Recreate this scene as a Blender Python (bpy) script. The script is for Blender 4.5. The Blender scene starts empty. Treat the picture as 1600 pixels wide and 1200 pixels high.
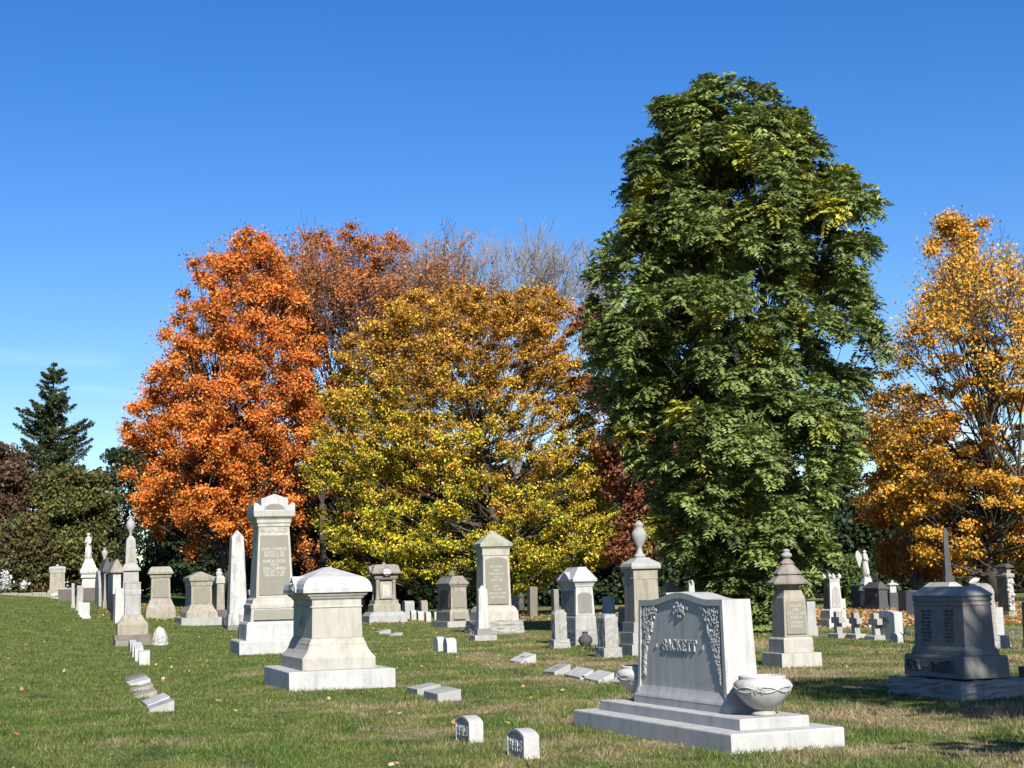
import bpy, math, random
import numpy as np
from mathutils import Vector, Matrix
S = bpy.context.scene
COL = S.collection
# ---------------------------------------------------------------- camera, sky, sun, exposure
F, PITCH, ROLL, EYE = 2400.0, 0.1328, 0.0268, 1.6
cam_d = bpy.data.cameras.new('camera'); cam = bpy.data.objects.new('camera', cam_d); COL.objects.link(cam)
cam_d.sensor_width = 36; cam_d.lens = 36*F/1600; cam_d.clip_start = .1; cam_d.clip_end = 3000
cam.matrix_world = Matrix.Translation((0, 0, EYE)) @ Matrix.Rotation(math.pi/2+PITCH, 4, 'X') @ Matrix.Rotation(-ROLL, 4, 'Z')
S.camera = cam
SUN_AZ, SUN_EL = 0.262, math.radians(35)
S.view_settings.view_transform = 'Standard'; S.view_settings.look = 'None'
S.view_settings.exposure = 1.1; S.view_settings.gamma = 1
W = bpy.data.worlds.new('World'); S.world = W; W.use_nodes = True
nt = W.node_tree; nt.nodes.clear()
def wn(t, **k):
    n = nt.nodes.new(t)
    for a, b in k.items(): setattr(n, a, b)
    return n
sky = wn('ShaderNodeTexSky', sky_type='NISHITA', sun_disc=False, sun_elevation=SUN_EL, sun_rotation=math.pi-SUN_AZ)
sky.air_density = 1.0; sky.dust_density = 0.25; sky.ozone_density = 3.2; sky.altitude = 100
hs = wn('ShaderNodeHueSaturation'); hs.inputs['Saturation'].default_value = 1.36; hs.inputs['Hue'].default_value = .513; hs.inputs['Value'].default_value = 1.0
tc = wn('ShaderNodeTexCoord'); mp = wn('ShaderNodeMapping'); mp.inputs['Scale'].default_value = (2.2, 2.2, 14)
nz = wn('ShaderNodeTexNoise'); nz.inputs['Scale'].default_value = 2.1; nz.inputs['Detail'].default_value = 5; nz.inputs['Roughness'].default_value = .5
cr = wn('ShaderNodeValToRGB'); cr.color_ramp.elements[0].position = .56; cr.color_ramp.elements[1].position = .78
cr.color_ramp.elements[1].color = (.6, .6, .6, 1); cr.color_ramp.elements[0].color = (0, 0, 0, 1)
sx = wn('ShaderNodeSeparateXYZ'); r2 = wn('ShaderNodeMapRange'); r2.inputs[1].default_value = .2; r2.inputs[2].default_value = .04; r2.clamp = True
ml = wn('ShaderNodeMath', operation='MULTIPLY'); mx = wn('ShaderNodeMix', data_type='RGBA')
mx.inputs['B'].default_value = (9, 10, 11.5, 1)
bg = wn('ShaderNodeBackground'); bg.inputs['Strength'].default_value = 0.07; out = wn('ShaderNodeOutputWorld')
L = nt.links.new
L(sky.outputs[0], hs.inputs['Color']); L(tc.outputs['Generated'], mp.inputs[0]); L(mp.outputs[0], nz.inputs[0]); L(nz.outputs[0], cr.inputs[0])
L(tc.outputs['Generated'], sx.inputs[0]); L(sx.outputs[2], r2.inputs[0]); L(cr.outputs[0], ml.inputs[0]); L(r2.outputs[0], ml.inputs[1])
L(ml.outputs[0], mx.inputs['Factor']); L(hs.outputs[0], mx.inputs['A']); L(mx.outputs['Result'], bg.inputs[0]); L(bg.outputs[0], out.inputs[0])
sd = bpy.data.lights.new('sun', 'SUN'); sun = bpy.data.objects.new('sun', sd); COL.objects.link(sun)
sd.energy = 5.0; sd.angle = math.radians(.53); sd.color = (1, .955, .88)
sv = Vector((math.sin(SUN_AZ)*math.cos(SUN_EL), -math.cos(SUN_AZ)*math.cos(SUN_EL), math.sin(SUN_EL)))
sun.rotation_euler = sv.to_track_quat('Z', 'Y').to_euler(); sun.location = (20, -40, 40)

# ---------------------------------------------------------------- measuring helpers (photograph pixels, 1600x1200 -> metres)
def hgt(x, y=0):
    t = np.clip((-np.asarray(x, float)-8)/37, 0, 1)
    return 2.6*t*t*(3-2*t)
def proj(x, y, z):
    z = z-EYE; c, s = math.cos(PITCH), math.sin(PITCH)
    d = y*c+z*s; u = -y*s+z*c
    px, py = F*x/d, F*u/d
    cr_, sr = math.cos(ROLL), math.sin(ROLL)
    return 800+px*cr_-py*sr, 600-(px*sr+py*cr_)
def ray(u, v):
    a, b = u-800, 600-v
    cr_, sr = math.cos(ROLL), math.sin(ROLL)
    px, py = a*cr_+b*sr, -a*sr+b*cr_
    c, s = math.cos(PITCH), math.sin(PITCH)
    return Vector((px, F*c-py*s, F*s+py*c)).normalized()
def at(u, v, Y):                      # the point seen at a pixel at distance Y
    r = ray(u, v); t = Y/r.y
    return Vector((r.x*t, Y, EYE+r.z*t))
def ground(u, v):
    r = ray(u, v); lo = 5.0
    for Y in np.arange(5, 160, .25):
        p = at(u, v, Y)
        if p.z < hgt(p.x): break
    lo, hi = Y-.25, Y
    for _ in range(20):
        m = (lo+hi)/2; p = at(u, v, m)
        if p.z < hgt(p.x): hi = m
        else: lo = m
    return at(u, v, hi)
# ---------------------------------------------------------------- mesh helpers
class MB:
    def __init__(s): s.v = []; s.f = []
    def add(s, vs, fs):
        o = len(s.v); s.v += [tuple(map(float, p)) for p in vs]; s.f += [tuple(i+o for i in f) for f in fs]; return s
    def loft(s, rings, cap=True):     # rings: list of lists of points, same length
        n = len(rings[0]); vs = [p for r in rings for p in r]; fs = []
        for k in range(len(rings)-1):
            for i in range(n):
                j = (i+1) % n
                fs.append((k*n+i, k*n+j, (k+1)*n+j, (k+1)*n+i))
        if cap: fs.append(tuple(range(n-1, -1, -1))); fs.append(tuple((len(rings)-1)*n+i for i in range(n)))
        return s.add(vs, fs)
    def rect(s, prof, cx=0, cy=0, ch=0):    # prof: (z, hx, hy)
        R = []
        for z, hx, hy in prof:
            hx = max(hx, .004); hy = max(hy, .004)
            if ch: c = ch*min(hx, hy); R.append([(cx+a, cy+b, z) for a, b in ((-hx+c, -hy), (hx-c, -hy), (hx, -hy+c), (hx, hy-c), (hx-c, hy), (-hx+c, hy), (-hx, hy-c), (-hx, -hy+c))])
            else: R.append([(cx+a, cy+b, z) for a, b in ((-hx, -hy), (hx, -hy), (hx, hy), (-hx, hy))])
        return s.loft(R)
    def box(s, x0, x1, y0, y1, z0, z1): return s.rect([(z0, (x1-x0)/2, (y1-y0)/2), (z1, (x1-x0)/2, (y1-y0)/2)], (x0+x1)/2, (y0+y1)/2)
    def lathe(s, prof, c=(0, 0, 0), n=32, sx=1, sy=1):
        return s.loft([[(c[0]+sx*r*math.cos(2*math.pi*i/n), c[1]+sy*r*math.sin(2*math.pi*i/n), c[2]+z) for i in range(n)] for z, r in prof])
    def tube(s, pts, rad, n=6):
        pts = [Vector(p) for p in pts]; R = []
        for i, p in enumerate(pts):
            d = (pts[min(i+1, len(pts)-1)]-pts[max(i-1, 0)]).normalized()
            a = d.cross(Vector((0, 0, 1)) if abs(d.z) < .9 else Vector((1, 0, 0))).normalized(); b = d.cross(a)
            r = rad[i] if hasattr(rad, '__len__') else rad
            R.append([p+a*r*math.cos(2*math.pi*k/n)+b*r*math.sin(2*math.pi*k/n) for k in range(n)])
        return s.loft(R)
    def prism(s, pts, a, b, axis='x'):   # outline (p, z); extruded from a to b along the axis
        g = (lambda p, q, t: (t, p, q)) if axis == 'x' else (lambda p, q, t: (p, t, q))
        n = len(pts)
        vs = [g(p, q, a) for p, q in pts]+[g(p, q, b) for p, q in pts]
        return s.add(vs, [tuple(range(n)), tuple(range(2*n-1, n-1, -1))]+[(i, i+n, (i+1) % n+n, (i+1) % n) for i in range(n)])
    def build(s, name, mat, parent=None, smooth=False, bevel=0, rough=0, seed=0):
        me = bpy.data.meshes.new(name); me.from_pydata(s.v, [], s.f); me.materials.append(M[mat] if isinstance(mat, str) else mat)
        if smooth: me.polygons.foreach_set('use_smooth', [True]*len(me.polygons))
        import bmesh
        bm = bmesh.new(); bm.from_mesh(me); bmesh.ops.recalc_face_normals(bm, faces=bm.faces)
        if rough:
            long = [e for e in bm.edges if e.calc_length() > .12]
            for _ in range(3):
                long = [e for e in bm.edges if e.calc_length() > max(.07, rough*3)]
                if long: bmesh.ops.subdivide_edges(bm, edges=long, cuts=1, use_grid_fill=True)
            rg = random.Random(seed)
            zmin = min(v.co.z for v in bm.verts)
            for v in bm.verts:
                k = rough if v.co.z > zmin+.01 else 0
                v.co += v.normal*rg.uniform(-k, k*.6)
        bm.to_mesh(me); bm.free()
        o = bpy.data.objects.new(name, me); COL.objects.link(o); o.parent = parent
        if bevel:
            m = o.modifiers.new('bevel', 'BEVEL'); m.width = bevel; m.segments = 2; m.limit_method = 'ANGLE'; m.angle_limit = .5
        return o
def tag(o, label, cat, group=None):
    o['label'] = label; o['category'] = cat
    if group: o['group'] = group
    return o
def thing(name, label, cat, loc, yaw=0, group=None):
    o = bpy.data.objects.new(name, None); COL.objects.link(o); o.location = loc; o.rotation_euler = (0, 0, yaw); o.empty_display_size = .3
    return tag(o, label, cat, group)
# ---------------------------------------------------------------- materials
M = {}
def newmat(name):
    m = bpy.data.materials.new(name); m.use_nodes = True; m.node_tree.nodes.clear(); M[name] = m
    return m.node_tree
def nd(t, kind, **k):
    n = t.nodes.new(kind)
    for a, b in k.items():
        if isinstance(a, str) and a.startswith('i_'): n.inputs[a[2:].replace('_', ' ')].default_value = b
        else: setattr(n, a, b)
    return n
def mixc(t, fac, a, b, mode='MIX'):
    n = t.nodes.new('ShaderNodeMix'); n.data_type = 'RGBA'; n.blend_type = mode
    for k, v in (('Factor', fac), ('A', a), ('B', b)):
        if hasattr(v, 'links'): t.links.new(v, n.inputs[k])
        elif k == 'Factor': n.inputs[k].default_value = v
        else: n.inputs[k].default_value = (*v, 1)
    return n.outputs['Result']
def ramp(t, x, a, b, lo=0, hi=1):
    n = t.nodes.new('ShaderNodeMapRange'); n.clamp = True; t.links.new(x, n.inputs[0])
    for i, v in enumerate((a, b, lo, hi)): n.inputs[i+1].default_value = v
    return n.outputs[0]
def stone(name, c1, c2, stain=(.2, .19, .16), amt=.5, speck=.25, rough=.75, bump=.15, bs=40, streak=1.0):
    c1, c2, stain = [tuple(v*.5 for v in q) for q in (c1, c2, stain)]
    t = newmat(name); l = t.links.new
    tc = nd(t, 'ShaderNodeTexCoord'); oi = nd(t, 'ShaderNodeObjectInfo'); mu = nd(t, 'ShaderNodeVectorMath', operation='ADD')
    l(tc.outputs['Object'], mu.inputs[0]); sc = nd(t, 'ShaderNodeVectorMath', operation='SCALE'); sc.inputs['Scale'].default_value = 17
    cx = nd(t, 'ShaderNodeCombineXYZ'); l(oi.outputs['Random'], cx.inputs[0]); l(oi.outputs['Random'], cx.inputs[1]); l(cx.outputs[0], sc.inputs[0]); l(sc.outputs[0], mu.inputs[1])
    def noise(scale, det=4, vec=None, r=.6):
        n = nd(t, 'ShaderNodeTexNoise', i_Scale=scale, i_Detail=det, i_Roughness=r); l(vec or mu.outputs[0], n.inputs['Vector']); return n.outputs[0]
    c = mixc(t, ramp(t, noise(2.2, 5), .35, .65), c1, c2)
    mp = nd(t, 'ShaderNodeMapping'); mp.inputs['Scale'].default_value = (7, 7, .8); l(mu.outputs[0], mp.inputs[0])
    s1 = ramp(t, noise(1.0, 6, mp.outputs[0], .65), .47, .74, 0, amt*streak)
    c = mixc(t, s1, c, stain)
    s2 = ramp(t, noise(4.5, 7, None, .7), .55, .75, 0, amt*.6)
    c = mixc(t, s2, c, stain)
    sp = ramp(t, noise(140, 2), .3, .7, 1-speck, 1+speck*.5)
    cc = nd(t, 'ShaderNodeCombineXYZ'); [l(sp, cc.inputs[i]) for i in range(3)]
    c = mixc(t, 1.0, c, cc.outputs[0], 'MULTIPLY')
    b = nd(t, 'ShaderNodeBsdfPrincipled', i_Roughness=rough); b.inputs['Specular IOR Level'].default_value = .25
    l(c, b.inputs['Base Color'])
    bp = nd(t, 'ShaderNodeBump', i_Strength=bump, i_Distance=.02); l(noise(bs, 6), bp.inputs['Height']); l(bp.outputs[0], b.inputs['Normal'])
    o = nd(t, 'ShaderNodeOutputMaterial'); l(b.outputs[0], o.inputs[0])
stone('light_granite', (.73, .725, .7), (.62, .615, .595), (.3, .29, .27), amt=.5, speck=.16, bump=.06, bs=90)
stone('warm_granite', (.66, .63, .55), (.56, .535, .46), (.27, .25, .2), amt=.6, speck=.12, bump=.08)
stone('cool_granite', (.56, .55, .52), (.46, .455, .43), (.26, .25, .22), amt=.6, speck=.14, bump=.08)
stone('white_marble', (.74, .73, .69), (.64, .63, .59), (.26, .25, .23), amt=.6, speck=.05, bump=.1)
stone('stained_marble', (.74, .73, .69), (.62, .61, .57), (.16, .16, .15), amt=.9, speck=.05, bump=.2, streak=1)
stone('sandstone', (.5, .455, .36), (.41, .37, .29), (.17, .155, .12), amt=.7, speck=.12, bump=.15)
stone('tan_panel', (.36, .335, .27), (.33, .31, .25), (.25, .23, .19), amt=.25, speck=.25, bump=.15, bs=110)
stone('panel_letter', (.66, .63, .54), (.6, .58, .5), amt=.1, speck=.05)
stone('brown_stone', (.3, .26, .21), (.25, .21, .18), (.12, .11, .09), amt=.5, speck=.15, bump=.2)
stone('roof_stone', (.42, .37, .3), (.34, .3, .25), (.15, .14, .12), amt=.6, speck=.12, bump=.15)
stone('mossy_stone', (.5, .5, .4), (.4, .42, .3), (.2, .21, .14), amt=.6, speck=.12, bump=.15)
stone('dark_granite', (.13, .13, .135), (.1, .1, .105), (.05, .05, .05), amt=.4, speck=.3, bump=.1)
stone('grey_granite', (.36, .34, .31), (.29, .275, .25), (.16, .16, .16), amt=.35, speck=.2, bump=.1)
stone('brown_granite', (.2, .17, .15), (.16, .14, .13), (.08, .07, .06), amt=.4, speck=.2, bump=.15)
stone('rough_granite', (.56, .54, .5), (.42, .41, .38), (.2, .19, .17), amt=.55, speck=.2, bump=.9, bs=14)
stone('carved_shadow', (.5, .5, .49), (.45, .45, .44), amt=.1, speck=.1)
stone('letter_shade', (.2, .2, .205), (.16, .16, .165), amt=.2, speck=.1)  # shading of the raised letters put into a colour darker than their stone
stone('soil', (.1, .075, .05), (.07, .05, .035), amt=.2, speck=.3)
stone('bark', (.16, .13, .105), (.1, .085, .07), (.05, .045, .04), amt=.6, speck=.3, rough=.9, bump=.8, bs=12)
stone('grey_bark', (.42, .39, .36), (.32, .3, .28), (.12, .11, .1), amt=.3, speck=.2, rough=.9, bump=.5, bs=12)
stone('asphalt', (.3, .3, .3), (.26, .26, .26), amt=.2, speck=.2)
def leafmat(name, trans=.3, rough=.55):
    t = newmat(name); l = t.links.new
    a0 = nd(t, 'ShaderNodeAttribute', attribute_name='leaf_colour'); a = nd(t, 'ShaderNodeVectorMath', operation='SCALE'); l(a0.outputs['Color'], a.inputs[0]); a.inputs['Scale'].default_value = .75
    b = nd(t, 'ShaderNodeBsdfPrincipled', i_Roughness=rough); b.inputs['Specular IOR Level'].default_value = .22
    tr = nd(t, 'ShaderNodeBsdfTranslucent'); mx = nd(t, 'ShaderNodeMixShader', i_Fac=trans); o = nd(t, 'ShaderNodeOutputMaterial')
    l(a.outputs[0], b.inputs['Base Color']); l(a.outputs[0], tr.inputs[0]); l(b.outputs[0], mx.inputs[1]); l(tr.outputs[0], mx.inputs[2]); l(mx.outputs[0], o.inputs[0])
leafmat('foliage', .25); leafmat('glossy_foliage', .2, .48)
def grass_colour(t):
    l = t.links.new
    g = nd(t, 'ShaderNodeNewGeometry'); mp = nd(t, 'ShaderNodeMapping'); mp.inputs['Scale'].default_value = (1, .8, 0); l(g.outputs['Position'], mp.inputs[0])
    def noise(scale, det=4, r=.6, off=0):
        n = nd(t, 'ShaderNodeTexNoise', i_Scale=scale, i_Detail=det, i_Roughness=r)
        ad = nd(t, 'ShaderNodeVectorMath', operation='ADD'); ad.inputs[1].default_value = (off, off*.7, 0); l(mp.outputs[0], ad.inputs[0]); l(ad.outputs[0], n.inputs['Vector']); return n.outputs[0]
    c = mixc(t, ramp(t, noise(.55, 5), .35, .65), (.07, .112, .02), (.12, .135, .04))
    c = mixc(t, ramp(t, noise(1.6, 5, .65, 31), .45, .66, 0, .85), c, (.03, .058, .015))
    # dry straw patches, fewer on the left-hand lawn
    sx = nd(t, 'ShaderNodeSeparateXYZ'); l(g.outputs['Position'], sx.inputs[0])
    bias = ramp(t, sx.outputs[0], -9, 0, -.1, .05)
    m = nd(t, 'ShaderNodeMath', operation='ADD'); l(noise(.42, 7, .68, 11.3), m.inputs[0]); l(bias, m.inputs[1])
    c = mixc(t, ramp(t, m.outputs[0], .52, .64, 0, .85), c, (.235, .185, .108))
    m2 = ramp(t, noise(1.9, 5, .7, 77), .56, .7, 0, .4)
    c = mixc(t, m2, c, (.2, .16, .09))
    return c, noise
t = newmat('lawn'); c, noise = grass_colour(t); b = nd(t, 'ShaderNodeBsdfPrincipled', i_Roughness=.95); b.inputs['Specular IOR Level'].default_value = .05
fine = ramp(t, noise(38, 4, .7, 5), .3, .7, .62, 1.3); cc = nd(t, 'ShaderNodeCombineXYZ'); [t.links.new(fine, cc.inputs[i]) for i in range(3)]
c = mixc(t, 1.0, c, cc.outputs[0], 'MULTIPLY'); t.links.new(c, b.inputs['Base Color'])
bp = nd(t, 'ShaderNodeBump', i_Strength=.9, i_Distance=.05); t.links.new(noise(22, 6, .7, 3), bp.inputs['Height']); t.links.new(bp.outputs[0], b.inputs['Normal'])
o = nd(t, 'ShaderNodeOutputMaterial'); t.links.new(b.outputs[0], o.inputs[0])
t = newmat('grass_blade'); c, noise = grass_colour(t); a = nd(t, 'ShaderNodeAttribute', attribute_name='leaf_colour')
c = mixc(t, 1.0, c, a.outputs['Color'], 'MULTIPLY'); b = nd(t, 'ShaderNodeBsdfPrincipled', i_Roughness=.6); b.inputs['Specular IOR Level'].default_value = .25
tr = nd(t, 'ShaderNodeBsdfTranslucent'); ms = nd(t, 'ShaderNodeMixShader', i_Fac=.3); o = nd(t, 'ShaderNodeOutputMaterial')
t.links.new(c, b.inputs['Base Color']); t.links.new(c, tr.inputs[0]); t.links.new(b.outputs[0], ms.inputs[1]); t.links.new(tr.outputs[0], ms.inputs[2]); t.links.new(ms.outputs[0], o.inputs[0])
# ---------------------------------------------------------------- ground
xs = np.concatenate([np.linspace(-260, -60, 12), np.linspace(-56, 0, 57), np.linspace(4, 260, 18)])
ys = np.concatenate([np.linspace(-60, 160, 56), np.linspace(180, 700, 8)])
gv = [(x, y, float(hgt(x))) for y in ys for x in xs]; nx = len(xs)
gf = [(j*nx+i, j*nx+i+1, (j+1)*nx+i+1, (j+1)*nx+i) for j in range(len(ys)-1) for i in range(nx-1)]
g = MB().add(gv, gf).build('ground', 'lawn', smooth=True); g['kind'] = 'structure'
rd = MB().add([(12.2, 41.0, .006), (60, 44, .006), (60, 50, .006), (13.4, 45.6, .006), (12.0, 43.6, .006)], [(0, 1, 2, 3, 4)]).build('road', 'asphalt'); rd['kind'] = 'structure'
# ---------------------------------------------------------------- monuments
YAW = .29
class Mon:
    """a monument measured on the photograph: left, near and right bottom corners and the base line"""
    def __init__(s, name, label, cat, xl, xn, xr, yb, yaw=YAW, D=None, group=None):
        if D: P = at(xn, yb, D); P.z = float(hgt(P.x))
        else: P = ground(xn, yb)
        s.P = P; ex = Vector((math.cos(yaw), math.sin(yaw), 0)); ey = Vector((-math.sin(yaw), math.cos(yaw), 0))
        def solve(d, target, sg):
            lo, hi = 0.02, 12
            for _ in range(40):
                m = (lo+hi)/2; q = P+d*m
                if (proj(q.x, q.y, q.z)[0]-target)*sg > 0: hi = m
                else: lo = m
            return lo
        s.W = solve(ex, xr, 1); s.wpx = xr-xn
        s.L = solve(ey, xl, -1) if xl < xn-.5 else s.W
        s.k = s.W/s.wpx
        c = P+ex*s.W/2+ey*s.L/2; s.yb = proj(P.x, P.y, P.z)[1]; s.dy = yb-s.yb
        s.e = thing(name, label, cat, (c.x, c.y, P.z), yaw, group); s.prof = []
        if cat in ('headstone', 'grave marker', 'cross'): rt = random.Random(label); s.e.rotation_euler = (rt.uniform(-.03, .03), rt.uniform(-.025, .025), yaw+rt.uniform(-.04, .04))
    def z(s, y):                       # height of a pixel row above the ground at the near edge
        y -= s.dy; lo, hi = -1.0, 12.0
        for _ in range(40):
            m = (lo+hi)/2
            if proj(s.P.x, s.P.y, s.P.z+m)[1] > y: lo = m
            else: hi = m
        return lo
    def half(s, w):
        w = w*s.k; return w/2, max(s.L-(s.W-w), .004 if w < .06 else .03)/2
    def h(s, z):
        p = sorted(s.prof)
        zs = [a[0] for a in p]
        return float(np.interp(z, zs, [a[1] for a in p])), float(np.interp(z, zs, [a[2] for a in p]))
    def part(s, name, mat, prof, bevel=.006, rough=0, ch=0, ridge=None):
        R = []
        for y, w in prof:
            hx, hy = s.half(w); R.append((max(s.z(y), -.02), hx, hy))
        if prof[0][0] >= s.yb+s.dy-.01: R[0] = (-.05, R[0][1], R[0][2])
        s.prof += R
        return MB().rect(R, ch=ch).build(name, mat, s.e, bevel=bevel, rough=rough, seed=len(s.prof))
    def panel(s, name, mat, pts, proud=.006, side='front', thick=.02, parent=None):   # pts (x px from the centre, y px)
        v = []
        for x, y in pts:
            z = s.z(y); hx, hy = s.h(z); X = x*s.k
            v.append((X, -hy-proud, z) if side == 'front' else (-hx-proud, -X, z))
        n = len(v); b = [((p[0], p[1]+thick, p[2]) if side == 'front' else (p[0]+thick, p[1], p[2])) for p in v]
        return MB().add(v+b, [tuple(range(n)), tuple(range(2*n-1, n-1, -1))]+[(i, (i+1) % n, (i+1) % n+n, i+n) for i in range(n)]).build(name, mat, parent or s.e)
def arch_pts(w, y0, y1, rise, n=10):
    return [(-w/2, y0), (w/2, y0), (w/2, y1+rise)]+[(w/2*math.cos(t), y1+rise-rise*math.sin(t)) for t in np.linspace(0, math.pi, n)[1:-1]]+[(-w/2, y1+rise)]
def text_mesh(txt, size, ext=.004, off=0.0, font=None):
    cu = bpy.data.curves.new('lettering', 'FONT'); cu.body = txt; cu.size = size; cu.extrude = ext; cu.offset = off; cu.align_x = 'CENTER'; cu.align_y = 'CENTER'; cu.resolution_u = 3; cu.space_line = 1.0
    o = bpy.data.objects.new('lettering', cu); COL.objects.link(o); dg = bpy.context.evaluated_depsgraph_get(); dg.update()
    me = bpy.data.meshes.new_from_object(o.evaluated_get(dg)); vs = [tuple(v.co) for v in me.vertices]; fs = [tuple(p.vertices) for p in me.polygons]
    bpy.data.objects.remove(o); bpy.data.meshes.remove(me); bpy.data.curves.remove(cu)
    return vs, fs
def lettering(mon, txt, size, cx, y, mat, side='front', proud=.004, ext=.004, sxs=1.0, off=0.0, name='lettering', hfun=None, zc=None, parent=None):
    vs, fs = text_mesh(txt, size, ext, off); z0 = mon.z(y) if zc is None else zc; v = []
    for a, b, c in vs:
        z = z0+b; hx, hy = (hfun or mon.h)(z)
        v.append((cx+a*sxs, -hy-proud-c, z) if side == 'front' else (-hx-proud-c, -(cx+a*sxs), z))
    return MB().add(v, fs).build(name, mat, parent or mon.e)
def lathe_px(m, name, mat, pts, xoff=0, n=20, off=(0, 0), smooth=True, sx=1, sy=1):   # pts (y px, radius px), on the monument's axis
    return MB().lathe([(m.z(y), r*m.k) for y, r in pts], (off[0], off[1], 0), n, sx, sy).build(name, mat, m.e, smooth=smooth)
def simple(name, label, cat, xl, xn, xr, yb, mat, parts, **k):
    m = Mon(name, label, cat, xl, xn, xr, yb, **k)
    for p in parts: m.part(p[0], p[2] if len(p) > 2 else mat, p[1], bevel=.005 if m.P.y < 70 else 0, rough=p[3] if len(p) > 3 else 0)
    return m
# --- tall panelled monument
m = Mon('tall_monument', 'tall pale granite monument with long lettered tan panel and arched pediment', 'monument', 360, 374, 492, 1024, yaw=.27)
m.part('base', 'light_granite', [(1024, 118), (1004, 118), (1002, 115)])
m.part('plinth', 'light_granite', [(1002, 95), (977, 92), (973, 88)])
m.part('lower_die', 'warm_granite', [(973, 80), (952, 76)])
m.part('moulding', 'warm_granite', [(952, 78), (946, 78), (944, 72), (938, 70), (935, 62)])
sh = m.part('shaft', 'warm_granite', [(935, 60), (822, 49)])
m.part('cornice', 'warm_granite', [(822, 52), (817, 52), (816, 55), (811, 55), (809, 58), (806, 65), (798, 67)])
hx, hy = m.half(66); px = m.k; zt = m.z(798)
pts = [(-33, 798), (-33, 786), (-30, 784), (-24, 787), (-21, 790), (-21, 778), (0, 770.5), (22, 778), (22, 790), (25, 787), (30, 784), (33, 786), (33, 798)]
o = MB().prism([(a*px, m.z(b)) for a, b in pts], -hy, hy, 'y').build('pediment', 'light_granite', m.e, bevel=.01)
tp = [(-15, 795), (16, 795)]+[(16*math.cos(t), 795-9*math.sin(t)) for t in np.linspace(0, math.pi, 9)[1:-1]]
MB().prism([(a*px, m.z(b)) for a, b in tp], -hy-.012, -hy+.02, 'y').build('tympanum', 'tan_panel', m.e)
m.panel('inscription_panel', 'tan_panel', [(-25.5, 931), (25.5, 931), (22, 836), (-22, 836)])
m.panel('lower_panel', 'tan_panel', [(-35, 970), (35, 970), (34, 954), (-34, 954)])
for k, (tx, y, sc) in enumerate([('JOHN L. CUMMINGS', 858, .125), ('BORN DEC. 3, 1826.', 863.5, .105), ('DIED AUG. 25, 1899.', 868.5, .105), ('ANNIE M. COOLEY', 877.5, .125), ('WIFE OF', 883, .095), ('JOHN L. CUMMINGS', 889, .115), ('BORN SEPT. 25, 1840.', 894.5, .105), ('DIED MAY 12, 1897.', 899.5, .105)]):
    lettering(m, tx, sc, 0, y, 'panel_letter', proud=.008, off=.002, sxs=.62, name='inscription_line')
r = random.Random(3); fr = MB()
for i in range(15):
    a = (i-7)*3.05*px
    for j in range(3):
        aa = a+r.uniform(-.02, .02); z = m.z(827+r.uniform(-3, 3)); fr.box(aa-.015, aa+.02, -m.h(z)[1]-.02, -m.h(z)[1]+.01, z-.02, z+.02)
fr.box(-21*px, 21*px, -m.h(m.z(827))[1]-.006, -m.h(m.z(827))[1]+.02, m.z(831), m.z(823)).build('carved_frieze', 'warm_granite', m.e)
z = m.z(990); MB().box(-m.h(z)[0]-.02, -m.h(z)[0]+.02, -.12, .12, z-.16, z+.16).build('emblem', 'dark_granite', m.e)
# --- white obelisk left of it
m = simple('marble_obelisk', 'grey-streaked white obelisk beside the tall panelled monument', 'obelisk', 351, 356, 390, 985, 'stained_marble',
    [('foundation', [(985, 34), (977, 34)], 'grey_granite'), ('block', [(977, 32.5), (961, 31)]), ('shaft', [(961, 28), (839, 18.5), (828, .6)])])
# --- domed monument (metres)
def absmon(name, label, cat, P, yaw, W, Lg):
    m = Mon.__new__(Mon); m.W, m.L, m.k = W, Lg, 1; m.P = Vector(P); m.prof = []; m.e = thing(name, label, cat, P, yaw)
    m.z = lambda z: z
    def part(name, mat, prof, bevel=.008, rough=0, par=None):
        R = [(z, w/2, l/2) for z, w, l in prof]; m.prof += R
        return MB().rect(R).build(name, mat, par or m.e, bevel=bevel, rough=rough)
    m.part = part; return m
m = absmon('domed_monument', 'large pale monument with curved hipped cap on a broad base', 'monument', (-3.42, 27.72, 0), .306, 1.82, 2.87)
m.part('base', 'light_granite', [(-.05, 1.82, 2.87), (.31, 1.82, 2.87), (.32, 1.8, 2.85)], bevel=.012)
m.part('plinth', 'warm_granite', [(.32, 1.27, 2.27), (.52, 1.27, 2.27), (.53, 1.25, 2.25), (.58, 1.16, 2.18), (.66, 1.05, 2.1), (.74, .99, 2.06), (.76, .99, 2.06), (.78, .96, 2.03), (.82, .93, 2.0), (.85, .9, 1.985)])
m.part('die', 'warm_granite', [(.85, .88, 1.98), (1.37, .86, 1.97)])
m.part('frieze', 'warm_granite', [(1.37, .9, 2.0), (1.39, .9, 2.0), (1.4, .86, 1.96), (1.5, .86, 1.96), (1.515, .89, 1.99)])
m.part('cornice', 'warm_granite', [(1.515, .9, 2.0), (1.535, .93, 2.03), (1.56, .95, 2.05), (1.565, 1.0, 2.08), (1.6, 1.06, 2.12), (1.625, 1.08, 2.14)])
cap = m.part('cap', 'light_granite', [(1.628, 1.2, 2.2), (1.7, 1.2, 2.2), (1.715, 1.19, 2.19), (1.78, 1.155, 2.15), (1.84, 1.08, 2.07), (1.885, .96, 1.95), (1.9, .88, 1.88), (2.08, .03, .5)], bevel=0)
g_ = MB().prism([(-.36, 1.64), (.36, 1.64), (.36, 1.72), (.2, 1.8), (0, 1.93), (-.2, 1.8), (-.36, 1.72)], -.625, -.1, 'x').build('side_gable', 'light_granite', m.e, bevel=.008)
rl = random.Random(5); bb = MB()
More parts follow.
